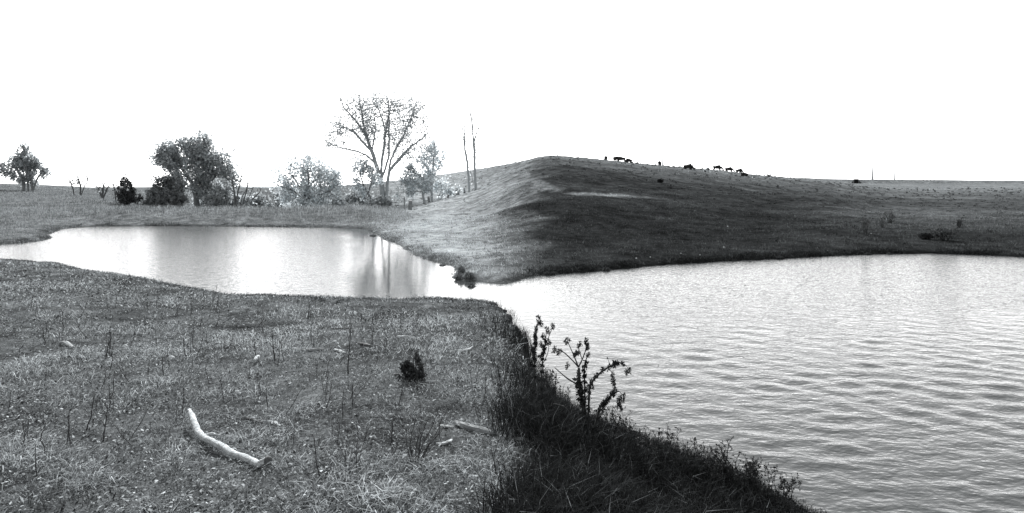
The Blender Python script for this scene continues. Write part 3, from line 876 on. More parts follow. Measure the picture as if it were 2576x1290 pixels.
# ------------------------------------------------------------------ poles on the skyline
def pole(x, ytop, ybase, Y, label, lean=0, r=.11):
    b = unp(x, ybase, Y); g = float(gh(b[0], Y)); b[2] = min(g, b[2]) - .1
    h = H - (ytop - HY) / F * Y - b[2]
    m = MB(); m.tube([(0, 0, 0), (lean * h * .5, 0, h * .5), (lean * h, 0, h * .985), (lean * h, 0, h)], [r, r * .85, r * .7, r * .35], 8)
    return tag(link('utility_pole', m.mesh('utility_pole'), M_POLE, None, tuple(b)), label, 'pole', 'poles along the skyline')
pole(2194, 411, 452, 256, 'tallest utility pole, right of the cattle underpass', .03, .3)
pole(2250, 428, 452, 256, 'faint short pole farthest right on the skyline', 0, .24)
pole(1666, 394, 424, 185, 'pole beside the lone grazing cow', .01, .2)
pole(1604, 402, 420, 190, 'faint pole between the first cattle and the lone cow', 0, .17)
pole(1922, 430, 448, 200, 'faint pole where the hill meets the flat skyline', 0, .18)

# ------------------------------------------------------------------ cattle underpass
u0 = stand(2153, 243); u0[2] = H - (461 - HY) / F * 243
ue = tag(empty('cattle_underpass', tuple(u0)), 'dark cattle underpass opening in the road bank', 'underpass'); ue.rotation_euler = (0, 0, -math.atan(.532))
m = MB()
def boxm(mb, x0, x1, y0, y1, z0, z1):
    V = np.array([(x, y, z) for x in (x0, x1) for y in (y0, y1) for z in (z0, z1)], float)
    mb.add(V, [[0, 1, 3, 2], [4, 6, 7, 5], [0, 4, 5, 1], [2, 3, 7, 6], [0, 2, 6, 4], [1, 5, 7, 3]])
for a in ((-.8, -.62, -2.6, 3, -.5, 1.45), (.62, .8, -2.6, 3, -.5, 1.45), (-.8, .8, -2.55, 3, 1.452, 1.6)): boxm(m, *a)
link('portal', m.mesh('portal', False), M_CONCRETE, ue)
m = MB(); boxm(m, -.618, .618, -2.0, 2.9, -.5, 1.448); link('passage_shade', m.mesh('passage_shade', False), M_HOLE_SHADE, ue)  # solid dark block in the opening, painted in as its deep shade
for sx in (-1, 1):
    m = MB(); V = np.array([(sx * .86, -2.6, -.3), (sx * .86, -2.6, 1.2), (sx * 1.5, -2.0, -.3), (sx * 1.5, -2.0, .5), (sx * .86, -2.35, -.3), (sx * .86, -2.35, 1.2), (sx * 1.5, -1.75, -.3), (sx * 1.5, -1.75, .5)])
    m.add(V, [[0, 1, 3, 2], [4, 6, 7, 5], [1, 5, 7, 3], [0, 4, 5, 1], [2, 3, 7, 6]]); link('wing_wall', m.mesh('wing_wall', False), M_CONCRETE, ue)

# ------------------------------------------------------------------ cattle
def skin_mesh(name, V, E, R, root):
    me = bpy.data.meshes.new(name + '_skeleton'); me.from_pydata(V, E, [])
    o = bpy.data.objects.new(name + '_skeleton', me); COL.objects.link(o)
    sk = o.modifiers.new('skin', 'SKIN'); sk.branch_smoothing = .6
    sb = o.modifiers.new('sub', 'SUBSURF'); sb.levels = 1; sb.render_levels = 1
    for i, r in enumerate(R):
        d = me.skin_vertices[0].data[i]; d.radius = (r, r) if not isinstance(r, tuple) else r; d.use_root = (i == root)
    dg = bpy.context.evaluated_depsgraph_get()
    out = bpy.data.meshes.new_from_object(o.evaluated_get(dg))
    out.name = name
    bpy.data.objects.remove(o); bpy.data.meshes.remove(me)
    out.polygons.foreach_set('use_smooth', np.ones(len(out.polygons), bool))
    return out
def cow_mesh(name, graze):
    V = [(-.78, 0, .98), (-.42, 0, .9), (.05, 0, .87), (.5, 0, .93)]; R = [.36, .46, .48, .42]
    if graze: V += [(.86, 0, .9), (1.12, 0, .58), (1.28, 0, .3), (1.33, 0, .16)]
    else: V += [(.85, 0, 1.16), (1.08, 0, 1.32), (1.3, 0, 1.16), (1.42, 0, 1.08)]
    R += [.3, .2, .15, .11]
    E = [(i, i + 1) for i in range(7)]
    def chain(a, pts, rs):
        p = a
        for q, r in zip(pts, rs): V.append(q); R.append(r); E.append((p, len(V) - 1)); p = len(V) - 1
    for s in (-1, 1):
        chain(0, [(-.66, s * .17, .84), (-.54, s * .2, .7), (-.74, s * .18, .44), (-.7, s * .18, .12), (-.66, s * .18, 0)], [.26, .2, .14, .115, .12])
        chain(3, [(.5, s * .18, .78), (.47, s * .19, .6), (.5, s * .18, .38), (.48, s * .18, .1), (.52, s * .18, 0)], [.24, .18, .13, .115, .12])
        e = V[5]; chain(5, [(e[0] - .04, s * .13, e[2] + .05), (e[0] - .06, s * .26, e[2] + .04)], [.05, .035])
    chain(0, [(-.96, 0, 1.12), (-1.04, 0, .8), (-1.02, 0, .45)], [.06, .03, .045])
    return skin_mesh(name, V, E, R, 2)
COW_G, COW_S = cow_mesh('grazing_cow', True), cow_mesh('standing_cow', False)
COW_G.materials.append(M_COWBLACK); COW_S.materials.append(M_COWBLACK)
def mat_pied():
    m, n, l = nt('pied_hide')
    tc = n.new('ShaderNodeTexCoord')
    ns = noise_node(n, l, 1.6, 1, .4, tc.outputs['Object'])
    v = maprange(n, l, ns, .36, .4, .02, .55)
    b = n.new('ShaderNodeBsdfPrincipled'); b.inputs['Roughness'].default_value = .8
    l.new(grey(n, l, v), b.inputs['Base Color'])
    o = n.new('ShaderNodeOutputMaterial'); l.new(b.outputs[0], o.inputs[0])
    return m
COW_W = COW_G.copy(); COW_W.materials.clear(); COW_W.materials.append(mat_pied())
cows = [  # x, feet y, size, heading (degrees, 0 = facing right), mesh, depth, label
    (1523.5, 413, 1.0, 82, COW_S, 157, 'black cow seen end-on, leftmost of the herd on the hill'),
    (1548.5, 414.5, 1.12, 100, COW_S, 157, 'black cow facing away at the left end of the tight trio'),
    (1562, 415, 1.08, 172, COW_S, 160, 'long black cow standing broadside in the middle of the trio'),
    (1581, 416, .98, 200, COW_G, 159, 'black cow with lowered head at the right end of the trio'),
    (1659, 422, .95, 250, COW_G, 163, 'lone black cow grazing beside the skyline pole'),
    (1731, 432, 1.25, -50, COW_G, 160, 'big black cow, first right of the lone one, turned towards the pond'),
    (1777, 439, 1.1, -75, COW_W, 158, 'pied white cow grazing head down on the hill'),
    (1804, 434, 1.12, 0, COW_G, 166, 'black cow grazing broadside, facing right'),
    (1833.5, 436, 1.0, -38, COW_G, 168, 'black cow grazing, next right of the broadside one'),
    (1859, 439, .92, -60, COW_G, 170, 'small black cow, second from the right on the skyline'),
    (1872, 447, 1.0, 205, COW_G, 160, 'black cow grazing lower than the skyline near the herd end'),
    (1894.5, 451.5, .62, 265, COW_W, 158, 'tiny pied calf at the right end of the herd')]
for x_, y_, s_, a_, me_, Y_, lb_ in cows:
    yq = np.linspace(110, 195, 800); xq = (x_ - CX) / F * yq
    yc_ = yq[np.argmax((gh(xq, yq) - H) / yq)] - 1.0          # where the hill meets the sky
    sk_ = HY - F * (float(gh((x_ - CX) / F * yc_, yc_)) - H) / yc_
    below_ = y_ - np.interp(x_, [a[0] for a in SKY], [a[1] for a in SKY])
    h_ = hit(x_, sk_ + below_ - 1.5, 60, 260) if below_ > 2.5 else stand(x_, yc_)
    h_ = stand(x_, min(h_[1], yc_))
    o = link('cow' if s_ > .7 else 'calf', me_, None, None, (h_[0], h_[1], h_[2] - .26))
    k_ = s_ * h_[1] / 160
    k_ *= 1.08; o.scale = (k_, k_, k_); o.rotation_euler = (0, 0, math.radians(a_))
    tag(o, lb_, 'cow' if s_ > .7 else 'calf', 'cattle grazing along the hilltop')

# ------------------------------------------------------------------ bushes and tufts on the hill and shores
def tuft(x, y, w, h, tone, label, seed, name):
    rng = np.random.default_rng(seed)
    p = hit(x, y, 4, 300); p[2] = max(p[2], -.02); s = p[1] / F
    n = 260; a = rng.random(n) * 6.283; q = rng.random(n) ** .6
    sx = rng.uniform(.8, 1.2)
    B = np.c_[np.cos(a) * q * w * .3 * s * sx, np.sin(a) * q * w * .3 * s, np.full(n, -.02)]
    D = np.c_[np.cos(a) * q * sx, np.sin(a) * q, np.zeros(n)] * (w * .38 * s * rng.uniform(.3, 1.4, n))[:, None]
    D += rng.normal(0, .06 * w * s, (n, 3)) * [1, 1, 0]
    L = h * s * rng.uniform(.35, 1.05, n) * (1.1 - .5 * q)
    wd = np.maximum(.002, .0006 * p[1]) * rng.uniform(.6, 1.4, n)
    sd = np.c_[np.sin(a * 3), np.cos(a * 3), np.zeros(n)] * wd[:, None]
    M1 = B + D * .45 + np.c_[np.zeros(n), np.zeros(n), L]; T1 = B + D * 1.15 + np.c_[np.zeros(n), np.zeros(n), L * rng.uniform(.5, 1.0, n)]
    V = np.stack([B - sd, B + sd, M1 + sd * .8, M1 - sd * .8, T1], 1).reshape(-1, 3); o = np.arange(n)[:, None] * 5
    me = np_mesh(name, V, [o + np.array([0, 1, 2, 3]), o + np.array([3, 2, 4])], False, {'shade': np.repeat(tone * (.4 + 1.2 * rng.random(n)), 5)})
    tag(link(name, me, M_DARKGRASS, None, tuple(p)), label, 'grass tuft')
def bush(x, y, w, h, n, size, tone, label, seed, name='hill_bush', cat='bush', mat=None, stems=5, bare=False, kind=None, Yd=None, depth_px=None):
    rng = np.random.default_rng(seed)
    p = hit(x, y, 4, 300) if Yd is None else stand(x, Yd)
    p[2] = max(p[2], -.02)
    s = p[1] / F
    e = tag(empty(name, tuple(p)), label, cat)
    for i in range(stems):
        m = MB()
        a = rng.uniform(-1, 1); b = rng.uniform(-1, 1)
        L = h * s * rng.uniform(.6, 1.0)
        pts = [(a * .08 * w * s, b * .08 * w * s, -.02), (a * .25 * w * s, b * .25 * w * s, L * .5), (a * .48 * w * s + rng.normal(0, .05) * w * s, b * .4 * w * s, L)]
        r = max(.0045, .0009 * p[1])
        m.tube(pts, [r, r * .8, r * .4], 5)
        for j in range(4 if bare else 2):
            q = rng.uniform(.35, .9); c = np.array(pts[1]) * (1 - q) + np.array(pts[2]) * q
            d = rng.normal(0, 1, 3); d[2] = abs(d[2]) + .6; d = d / np.linalg.norm(d) * L * .35
            m.tube([c, c + d * .6, c + d + rng.normal(0, .03, 3) * L], [r * .6, r * .45, r * .25], 4)
        link('stem', m.mesh('stem'), M_TWIG, e)
    if n:
        d = rng.normal(size=(n, 3)); d /= np.linalg.norm(d, axis=1)[:, None]; d *= (rng.random(n) ** .5)[:, None]
        P = np.c_[d[:, 0] * w * .5 * s, d[:, 1] * w * .5 * s, h * .5 * s + d[:, 2] * h * .5 * s]
        nz = vnoise(P[:, 0] / (w * s * .2) + 3, P[:, 2] / (h * s * .25) + P[:, 1] / (w * s * .3), seed)
        P = P[rng.random(n) < .25 + nz]
        V, Q, S = leafquads(P, size, np.clip(tone * (.5 + rng.random(len(P))), 0, .5), rng, .5)
        link('foliage', np_mesh('foliage', V, [Q], False, {'shade': S}), mat or M_DARKGRASS, e)
    return e
bush(2177, 586, 22, 38, 70, .03, .05, 'bare bush by the far right shore, darkest of three', 201, bare=True, stems=7)
bush(2219, 573, 20, 26, 40, .03, .06, 'small bare bush in the middle of the three in the draw', 202, bare=True, stems=6)
bush(2238, 560, 30, 28, 140, .04, .12, 'spreading pale bush highest of the three in the draw', 203, bare=True, stems=8)
bush(2328, 602, 34, 16, 500, .05, .025, 'dark low bush on the right of the draw', 204)
bush(2375, 605, 60, 30, 500, .05, .06, 'broad grey brush patch at the right of the draw', 205, bare=True, stems=10)
bush(2412, 572, 14, 22, 120, .04, .05, 'upright weed clump high at the right edge of the hill', 206, bare=True)
bush(1661, 459, 13, 8, 260, .12, .02, 'small dark shrub below the lone cow', 207)
bush(1934, 446, 10, 10, 90, .12, .06, 'tiny bush on the skyline at the foot of the faint pole', 208)
for i, (x_, y_, w_, h_, lb_) in enumerate((
        (2129, 640, 14, 13, 'dark round tuft at the far right waterline, left of the bare bush'),
        (2183, 640, 14, 10, 'dark round tuft at the far right waterline, below the bare bush'),
        (2236, 639, 12, 9, 'dark round tuft at the far right waterline, right of the bare bush'),
        (1960, 649, 16, 11, 'dark tuft at the waterline below the ridge end'),
        (1524, 680, 26, 17, 'dark grass tuft at the near end of the dark shore'),
        (1380, 690, 34, 16, 'low dark tuft on the shore near the headland'))):
    tuft(x_, y_, w_ * 1.1, h_ * .75, .05, lb_, 220 + i, 'shore_tuft')
for i, (x_, y_, w_, h_, lb_) in enumerate((
        (1160, 686, 20, 24, 'tall dark tuft on the headland edge of the calm water'),
        (1156, 702, 26, 20, 'round dark tuft standing in the calm water at the headland'),
        (1180, 700, 30, 22, 'wide dark tuft beside the round one at the headland'),
        (1185, 720, 22, 12, 'flat clump lying in the water off the headland'),
        (1113, 667, 16, 7, 'small floating clump near the right shore of the calm water'),
        (938, 593, 12, 6, 'small sod clump in the water at the dam corner'),
        (808, 757, 18, 12, 'small round sod at the near shore, left of its neighbour'),
        (861, 760, 30, 14, 'broad dark sod at the near shore, right of its neighbour'))):
    tuft(x_, y_, w_ * 1.2, h_ * .85, .14, lb_, 240 + i, 'sod_clump')

# ------------------------------------------------------------------ near ground: log and wood
def on_ground(pts, lift):
    out = []
    for x, y in pts:
        p = hit(x, y); out.append(p + np.array([0, 0, lift]))
    return np.array(out)
def lz(a, b): return ((480 + a / 7.167) / 1.087, (1130 + b / 7.167) / 1.087)
lg = [lz(275, 165), lz(305, 240), lz(340, 320), lz(420, 450), lz(500, 530), lz(580, 590), lz(750, 690), lz(880, 735), lz(1000, 770), lz(1180, 840), lz(1400, 910), lz(1560, 985), lz(1640, 1015), lz(1730, 1010), lz(1840, 1020)]
LP = on_ground([(a, b + 8) for a, b in lg], .03)
dz = np.array([.05, .04, .03, .01, .005, 0, 0, 0, 0, 0, 0, 0, 0, .012, .015])
LP[:, 2] = np.linspace(LP[:, 2].max() * .3 + LP[0, 2] * .7, LP[-1, 2], len(LP)) + dz
lr = .86 * np.array([.013, .021, .0235, .024, .024, .025, .0235, .023, .0235, .0225, .0225, .024, .026, .024, .018])
ORG = LP[6].copy(); ORG[2] = float(gh(ORG[0], ORG[1]))
def fine(pts, rad, k, rng, rough):
    t = np.linspace(0, len(pts) - 1, (len(pts) - 1) * k + 1)
    i = np.clip(t.astype(int), 0, len(pts) - 2); f = (t - i)[:, None]
    P0, P1 = pts[np.maximum(i - 1, 0)], pts[i]; P2, P3 = pts[i + 1], pts[np.minimum(i + 2, len(pts) - 1)]
    P = .5 * (2 * P1 + (P2 - P0) * f + (2 * P0 - 5 * P1 + 4 * P2 - P3) * f ** 2 + (3 * P1 - P0 - 3 * P2 + P3) * f ** 3)
    R = np.interp(t, np.arange(len(pts)), rad) * (1 + rng.normal(0, rough, len(t)))
    return P, R
rl = np.random.default_rng(55)
P, R = fine(LP - ORG, lr, 4, rl, .05)
P = P + np.c_[fbm(np.arange(len(P)) * .21, 0 * P[:, 0], 2, 7), fbm(np.arange(len(P)) * .21, 0 * P[:, 0], 2, 8), 0 * P[:, 0]] * .007
log = tag(empty('fallen_branch', tuple(ORG)), 'thick bleached fallen branch with a bent end in the near grass', 'branch')
V, Q, T = tube(P, R, 14)
c = np.repeat(P, 14, 0); nn = fbm(V[:len(c), 0] * 60, V[:len(c), 1] * 60 + V[:len(c), 2] * 50, 3, 5)
V[:len(c)] = c + (V[:len(c)] - c) * (1 + .24 * nn)[:, None]
link('trunk', np_mesh('trunk', V, [Q, T], True), M_DEADWOOD, log)
a = LP[5] - ORG; b = on_ground([lz(760, 615), lz(905, 625)], .05) - ORG; b[:, 2] = a[2] + np.array([.012, .008])
P, R = fine(np.array([a, (a + b[0]) / 2 + [0, 0, .012], b[0], b[1]]), np.array([.02, .014, .009, .002]), 4, rl, .05)
V, Q, T = tube(P, R, 8); link('side_stub', np_mesh('side_stub', V, [Q, T], True), M_DEADWOOD, log)
e0, e1 = LP[-2] - ORG, LP[-1] - ORG
P, R = fine(np.array([e0 + (e1 - e0) * .45, e1, e1 + (e1 - e0) * .25]), np.array([.0262, .024, .015]), 3, rl, .08)
V, Q, T = tube(P, R, 10); link('dark_broken_end', np_mesh('dark_broken_end', V, [Q, T], True), M_WOODDARK, log)
o = log.children[-1]; o['label'] = 'dark rotten broken end of the branch'

def wood(pts, rad, mat, label, name='wood_piece', cat='wood', flat=1.0, seed=1, lift=None, pxw=True):
    rng = np.random.default_rng(seed)
    P = on_ground(pts, 0); mid = P[len(P) // 2].copy()
    k = mid[1] / F
    rad = np.array(rad) * k
    P = P - mid; P[:, 2] += rad * flat * .75 + (lift or .006)
    P, R = fine(P, rad, 4, rng, .09)
    V, Q, T = tube(P, R, 8)
    n = len(P) * 8
    c = np.repeat(P, 8, 0); d = V[:n] - c; d[:, 2] *= flat; d *= (1 + rng.normal(0, .08, n))[:, None]; V[:n] = c + d
    return tag(link(name, np_mesh(name, V, [Q, T], False), mat, None, tuple(mid)), label, cat)
wood([(674, 1062), (690, 1068), (706, 1075)], [3, 6, 2], M_DEADWOOD, 'pale flat wood chip right of the fallen branch', flat=.6, seed=2)
wood([(1146, 1070), (1170, 1080), (1195, 1088), (1240, 1096)], [6, 9, 9, 7], M_WOODGREY, 'grey broken log at the right end of the near pasture', name='broken_log', cat='log', seed=3)
wood([(1108, 1072), (1125, 1077), (1142, 1076)], [3, 7, 3], M_WOODGREY, 'flat bark slab left of the grey broken log', flat=.4, seed=4)
wood([(1098, 1118), (1112, 1121), (1128, 1117), (1136, 1109)], [2, 5, 6, 3], M_DEADWOOD, 'pale curled wood chip below the grey broken log', flat=.6, seed=5)
wood([(752, 884), (780, 885), (815, 882)], [3, 4, 3], M_WOODGREY, 'long thin grey stick lying in mid pasture', cat='stick', seed=6)
wood([(842, 882), (853, 886), (866, 889)], [3, 5, 2], M_DEADWOOD, 'short pale chip right of the long grey stick', flat=.7, seed=7)
wood([(900, 864), (916, 869), (930, 872)], [2, 5, 3], M_WOODDARK, 'dark bark piece beside the pale chip in mid pasture', flat=.7, seed=8)
wood([(1000, 850), (1018, 852), (1040, 851)], [3, 4, 2], M_DEADWOOD, 'slim pale stick above the cedar seedling', cat='stick', seed=9)
wood([(1148, 884), (1165, 885), (1180, 881), (1188, 874)], [1.5, 2.5, 2.5, 1.5], M_DEADWOOD, 'curved pale twig right of the cedar seedling', cat='stick', seed=10)
wood([(985, 943), (1005, 946), (1022, 945)], [2, 5, 2], M_WOODDARK, 'dark bark strip at the left foot of the cedar seedling', flat=.6, seed=11)
wood([(150, 866), (165, 869), (184, 878)], [3, 7, 4], M_WOODGREY, 'dark and pale wood chunk at the left of the pasture', flat=.8, seed=12)
wood([(640, 918), (646, 911), (652, 904)], [4, 5, 2], M_DEADWOOD, 'pale upright splinter in mid pasture', lift=.03, seed=13)
wood([(1045, 1203), (1068, 1196), (1088, 1184), (1100, 1172)], [1.5, 2.2, 2, 1.2], M_DEADWOOD, 'pale crooked twig below the twiggy shrub', cat='stick', seed=14)
wood([(612, 1052), (632, 1060), (660, 1066)], [2, 3.5, 2], M_WOODDARK, 'dark stick left of the pale flat chip', cat='stick', seed=15)
wood([(836, 830), (870, 828), (880, 830)], [1.5, 2, 1.2], M_WOODDARK, 'thin dark stick near the tall single stalk', cat='stick', seed=16)
def stone(x, y, w, label, seed, mat=M_STONE):
    rng = np.random.default_rng(seed); p = hit(x, y); k = p[1] / F * w
    u = np.linspace(0, math.pi, 6)[1:-1]; V = [(0, 0, .45)]
    for a in u:
        for j in range(8):
            q = 2 * math.pi * j / 8; r = math.sin(a) * (1 + rng.normal(0, .14))
            V.append((.5 * r * math.cos(q), .42 * r * math.sin(q), .4 * math.cos(a) * (1 + rng.normal(0, .1))))
    V.append((0, 0, -.4)); V = np.array(V) * k
    Q = [[1 + i * 8 + j, 1 + (i + 1) * 8 + j, 1 + (i + 1) * 8 + (j + 1) % 8, 1 + i * 8 + (j + 1) % 8] for i in range(3) for j in range(8)]
    T = [[0, 1 + j, 1 + (j + 1) % 8] for j in range(8)] + [[33, 25 + (j + 1) % 8, 25 + j] for j in range(8)]
    tag(link('stone', np_mesh('stone', V, [np.array(Q), np.array(T)], False), mat, None, (p[0], p[1], p[2] + k * .12)), label, 'stone')
stone(597, 992, 20, 'pale flat stone above the fallen branch', 1)
stone(315, 873, 14, 'pale stone in the left pasture by the tall stalk', 2)
stone(430, 904, 18, 'low pale stone left of the stalk cluster', 3)
stone(137, 902, 16, 'dull pale stone at the far left of the pasture', 4)
stone(362, 1130, 9, 'small pale stone left of the fallen branch', 5)
for i, (x_, y_) in enumerate(((1830, 570), (1820, 622), (1600, 650), (1635, 647), (1712, 680 - 42), (1760, 662 - 20), (2190, 588))):
    stone(x_, y_, 4, ('upper tiny white stone on the middle of the dark hill', 'lower tiny white stone on the middle of the dark hill', 'tiny white stone on the dark hill, leftmost of the pair near the shore', 'tiny white stone on the dark hill, rightmost of the pair near the shore',
             'tiny white stone just above the shore right of the pair', 'tiny white stone between the shore and the lower middle stone', 'tiny white stone beside the dark bare bush')[i], 30 + i)

# ------------------------------------------------------------------ cedar seedling and twiggy shrub
tree('cedar_seedling', 'small dark cedar seedling standing in the near pasture', 'seedling', float(hit(1037, 956)[1]),
     [[(1037, 956), (1038, 930), (1040, 898)], [(1037, 952), (1020, 940), (1012, 925)], [(1037, 952), (1056, 938), (1060, 920)], [(1037, 950), (1018, 955)], [(1038, 950), (1060, 952)]],
     [(1037, 940, 26, 18, 1.4), (1022, 928, 12, 20), (1054, 926, 10, 22), (1040, 912, 7, 18), (1036, 955, 30, 6)], 340, 4200, .011, .04, M_TWIG, 31,
     rtip=.0015, rtrunk=.012, step=6, mat_leaf_=M_CEDAR, twig=2, crown_name='foliage')
def twig_bush(x, y, limbs, label, seed, r=.0035, name='twiggy_shrub', cat='shrub', mat=M_STALK):
    rng = np.random.default_rng(seed); p = hit(x, y); k = p[1] / F
    e = tag(empty(name, tuple(p)), label, cat)
    for lb in limbs:
        m = MB()
        pts = np.array([[(a - x) * k, rng.uniform(-.03, .03), (y - b) * k] for a, b in lb]); pts[0, 2] = -.02
        P, R = fine(pts, np.linspace(r, r * .45, len(pts)), 3, rng, .08)
        m.tube(P, R, 6)
        for j in range(9):
            i = rng.integers(len(P) // 4, len(P)); d = rng.normal(0, 1, 3); d[2] = abs(d[2]) + .5; d /= np.linalg.norm(d)
            L = rng.uniform(.03, .09)
            m.tube([P[i], P[i] + d * L * .5 + rng.normal(0, .004, 3), P[i] + d * L], [r * .4, r * .3, r * .18], 4)
        link('stem', m.mesh('stem'), mat, e)
    return e
twig_bush(1048, 1164, [[(1040, 1160), (1030, 1120), (1050, 1040)], [(1046, 1164), (1062, 1120), (1082, 1085), (1100, 1040)], [(1050, 1162), (1070, 1130), (1098, 1090), (1112, 1050)],
                       [(1044, 1164), (1046, 1120), (1062, 1080)], [(1050, 1164), (1056, 1110), (1076, 1055)], [(1056, 1160), (1080, 1118), (1110, 1088)], [(1040, 1162), (1024, 1118), (1022, 1085)]],
          'dark leafless twiggy shrub at the lower right of the pasture', 41)
twig_bush(730, 915 + 198, [[(735, 1112), (725, 1090), (712, 1058)], [(738, 1112), (740, 1085), (742, 1050)]], 'two thin twigs beside the fallen branch end', 42, .002)
twig_bush(880, 1090 + 85, [[(873, 1195), (872, 1150), (878, 1085)], [(895, 1165), (898, 1130), (902, 1090)], [(896, 1165), (910, 1130), (922, 1090)], [(880, 1190), (868, 1150), (856, 1120)]],
          'loose bunch of thin stems at the bottom of the pasture', 43, .0028)
twig_bush(885, 1000, [[(880, 1004), (895, 975), (912, 940)], [(882, 1004), (886, 975), (890, 950)], [(886, 1004), (905, 985), (925, 955)]], 'spindly leaning twigs in mid pasture left of the seedling', 44, .0022)
twig_bush(818, 985, [[(818, 985), (822, 962), (826, 932)], [(818, 985), (810, 955), (808, 935)]], 'little forked dead twig in mid pasture', 45, .0022)
twig_bush(1190, 985, [[(1190, 985), (1184, 940), (1190, 900)], [(1192, 985), (1200, 950), (1206, 915)]], 'dark branched weed at the right side of the pasture', 46, .0026)
twig_bush(1238, 1150, [[(1238, 1150), (1234, 1105), (1240, 1060)], [(1240, 1150), (1252, 1110), (1256, 1075)]], 'thin forked weed right of the broken log', 47, .0026)

# ------------------------------------------------------------------ single weed stalks standing in the pasture
def stalk_mesh(i):
    rng = np.random.default_rng(300 + i); m = MB()
    n = 6; x = np.cumsum(rng.normal(0, .03, n)); x -= x[0]; y = np.cumsum(rng.normal(0, .03, n)); y -= y[0]
    x += np.linspace(0, rng.normal(0, .14), n)
    P = np.c_[x, y, np.linspace(-.06, 1, n)]
    m.tube(P, np.linspace(.018, .008, n), 5)
    for j in range(3 + i % 5):
        a = rng.uniform(.35, .95); c = np.array([np.interp(a, np.linspace(0, 1, n), P[:, q]) for q in range(3)])
        d = rng.normal(0, .6, 3); d[2] = abs(d[2]) + .7; d = d / np.linalg.norm(d) * rng.uniform(.08, .26)
        m.tube([c, c + d * .6, c + d], [.007, .006, .004], 4)
        q = rng.normal(0, 1, (3, 3)) * .018
        V = np.array([c + d + q[0], c + d + q[1], c + d + q[2]]); m.add(V, None, [[0, 1, 2]])
    return m.mesh('weed_stalk')
SM = [stalk_mesh(i) for i in range(9)]
for me_ in SM: me_.materials.append(M_STALK)
def stalk(x, y, h, i, label, group=None):
    p = hit(x, y); k = h * p[1] / F
    o = link('weed_stalk', SM[i % 9], None, None, tuple(p)); o.scale = (k, k, k); o.rotation_euler = (0, 0, i * 1.7)
    return tag(o, label, 'weed', group)
special = [(876, 941, 114, 'tall single stalk in mid pasture, tallest near the thin dark stick'), (692, 906, 90, 'straight dark stalk in the middle of the pasture'),
           (217, 1082, 95, 'tall straight stalk at the lower left of the pasture'), (178, 1120, 82, 'leaning stalk left of the tall straight one at lower left'),
           (259, 1110, 95, 'tall kinked stalk right of the tall straight one at lower left'), (93, 1205, 90, 'slanting stalk at the bottom left corner'),
           (264, 905, 90, 'tall dark stalk above the pale stone in the left pasture'), (158, 831, 50, 'dark stalk near the left shore'),
           (467, 900, 52, 'left stalk of the cluster in the left-middle pasture'), (479, 903, 55, 'middle stalk of the cluster in the left-middle pasture'),
           (490, 905, 56, 'right stalk of the cluster in the left-middle pasture'), (805, 1205, 100, 'thin stalk right of the fallen branch end'),
           (1216, 1010, 70, 'stalk at the right side beyond the seedling'), (645, 905, 60, 'stalk beside the pale upright splinter')]
for i, (x_, y_, h_, lb_) in enumerate(special): stalk(x_, y_, h_, i, lb_)
LMK = [(575, 1120, 'bleached fallen branch'), (1037, 930, 'cedar seedling'), (1045, 1130, 'twiggy shrub'), (597, 992, 'pale flat stone above the branch'), (315, 873, 'pale stone in the left pasture'),
       (137, 902, 'dull pale stone at far left'), (168, 868, 'wood chunk at the left'), (780, 885, 'long grey stick'), (916, 869, 'dark bark piece'), (1018, 852, 'slim pale stick'), (1170, 1080, 'grey broken log'),
       (646, 911, 'pale upright splinter'), (100, 680, 'left shoreline'), (300, 710, 'curving left shoreline'), (550, 760, 'middle shoreline'), (808, 770, 'small round sod'), (861, 770, 'broad dark sod'), (1100, 780, 'shoreline below the headland'),
       (217, 1080, 'tall straight stalk'), (93, 1205, 'slanting corner stalk'), (430, 904, 'low pale stone')]
rs = np.random.default_rng(90)
for i in range(190):
    x_ = rs.uniform(20, 1265); y_ = rs.uniform(690, 1160) if rs.random() < .7 else rs.uniform(770, 900)
    yl = np.interp(x_, [57, 250, 432, 625, 1200], [668, 694, 728, 757, 768])
    if y_ < yl + 4: y_ = yl + rs.uniform(4, 60)
    if abs(x_ - 575) < 110 and 1040 < y_ < 1200: continue
    h_ = (y_ - 460) / 400 * rs.uniform(22, 52)
    lm = min(LMK, key=lambda q: (q[0] - x_) ** 2 + (q[1] - y_) ** 2)
    sd = 'right of' if x_ > lm[0] + 25 else ('left of' if x_ < lm[0] - 25 else ('just behind' if y_ < lm[1] else 'just before'))
    tl = 'short' if h_ < .085 * (y_ - 460) else 'tall'
    stalk(x_, y_, h_, i, tl + ' dead stalk ' + sd + ' the ' + lm[2], 'thin weed stalks in the pasture')
for i, (x_, y_, h_) in enumerate(((75, 545, 22), (123, 540, 24), (110, 528, 16), (181, 538, 22), (240, 535, 18), (362, 534, 16), (150, 527, 18))):
    stalk(x_, y_, h_, i + 3, ('leftmost tall weed', 'third tall weed from the left', 'second tall weed from the left', 'fifth tall weed from the left', 'second tall weed from the right', 'rightmost tall weed', 'fourth tall weed from the left')[i] + ' on the far left bank', 'weeds on the far left bank')

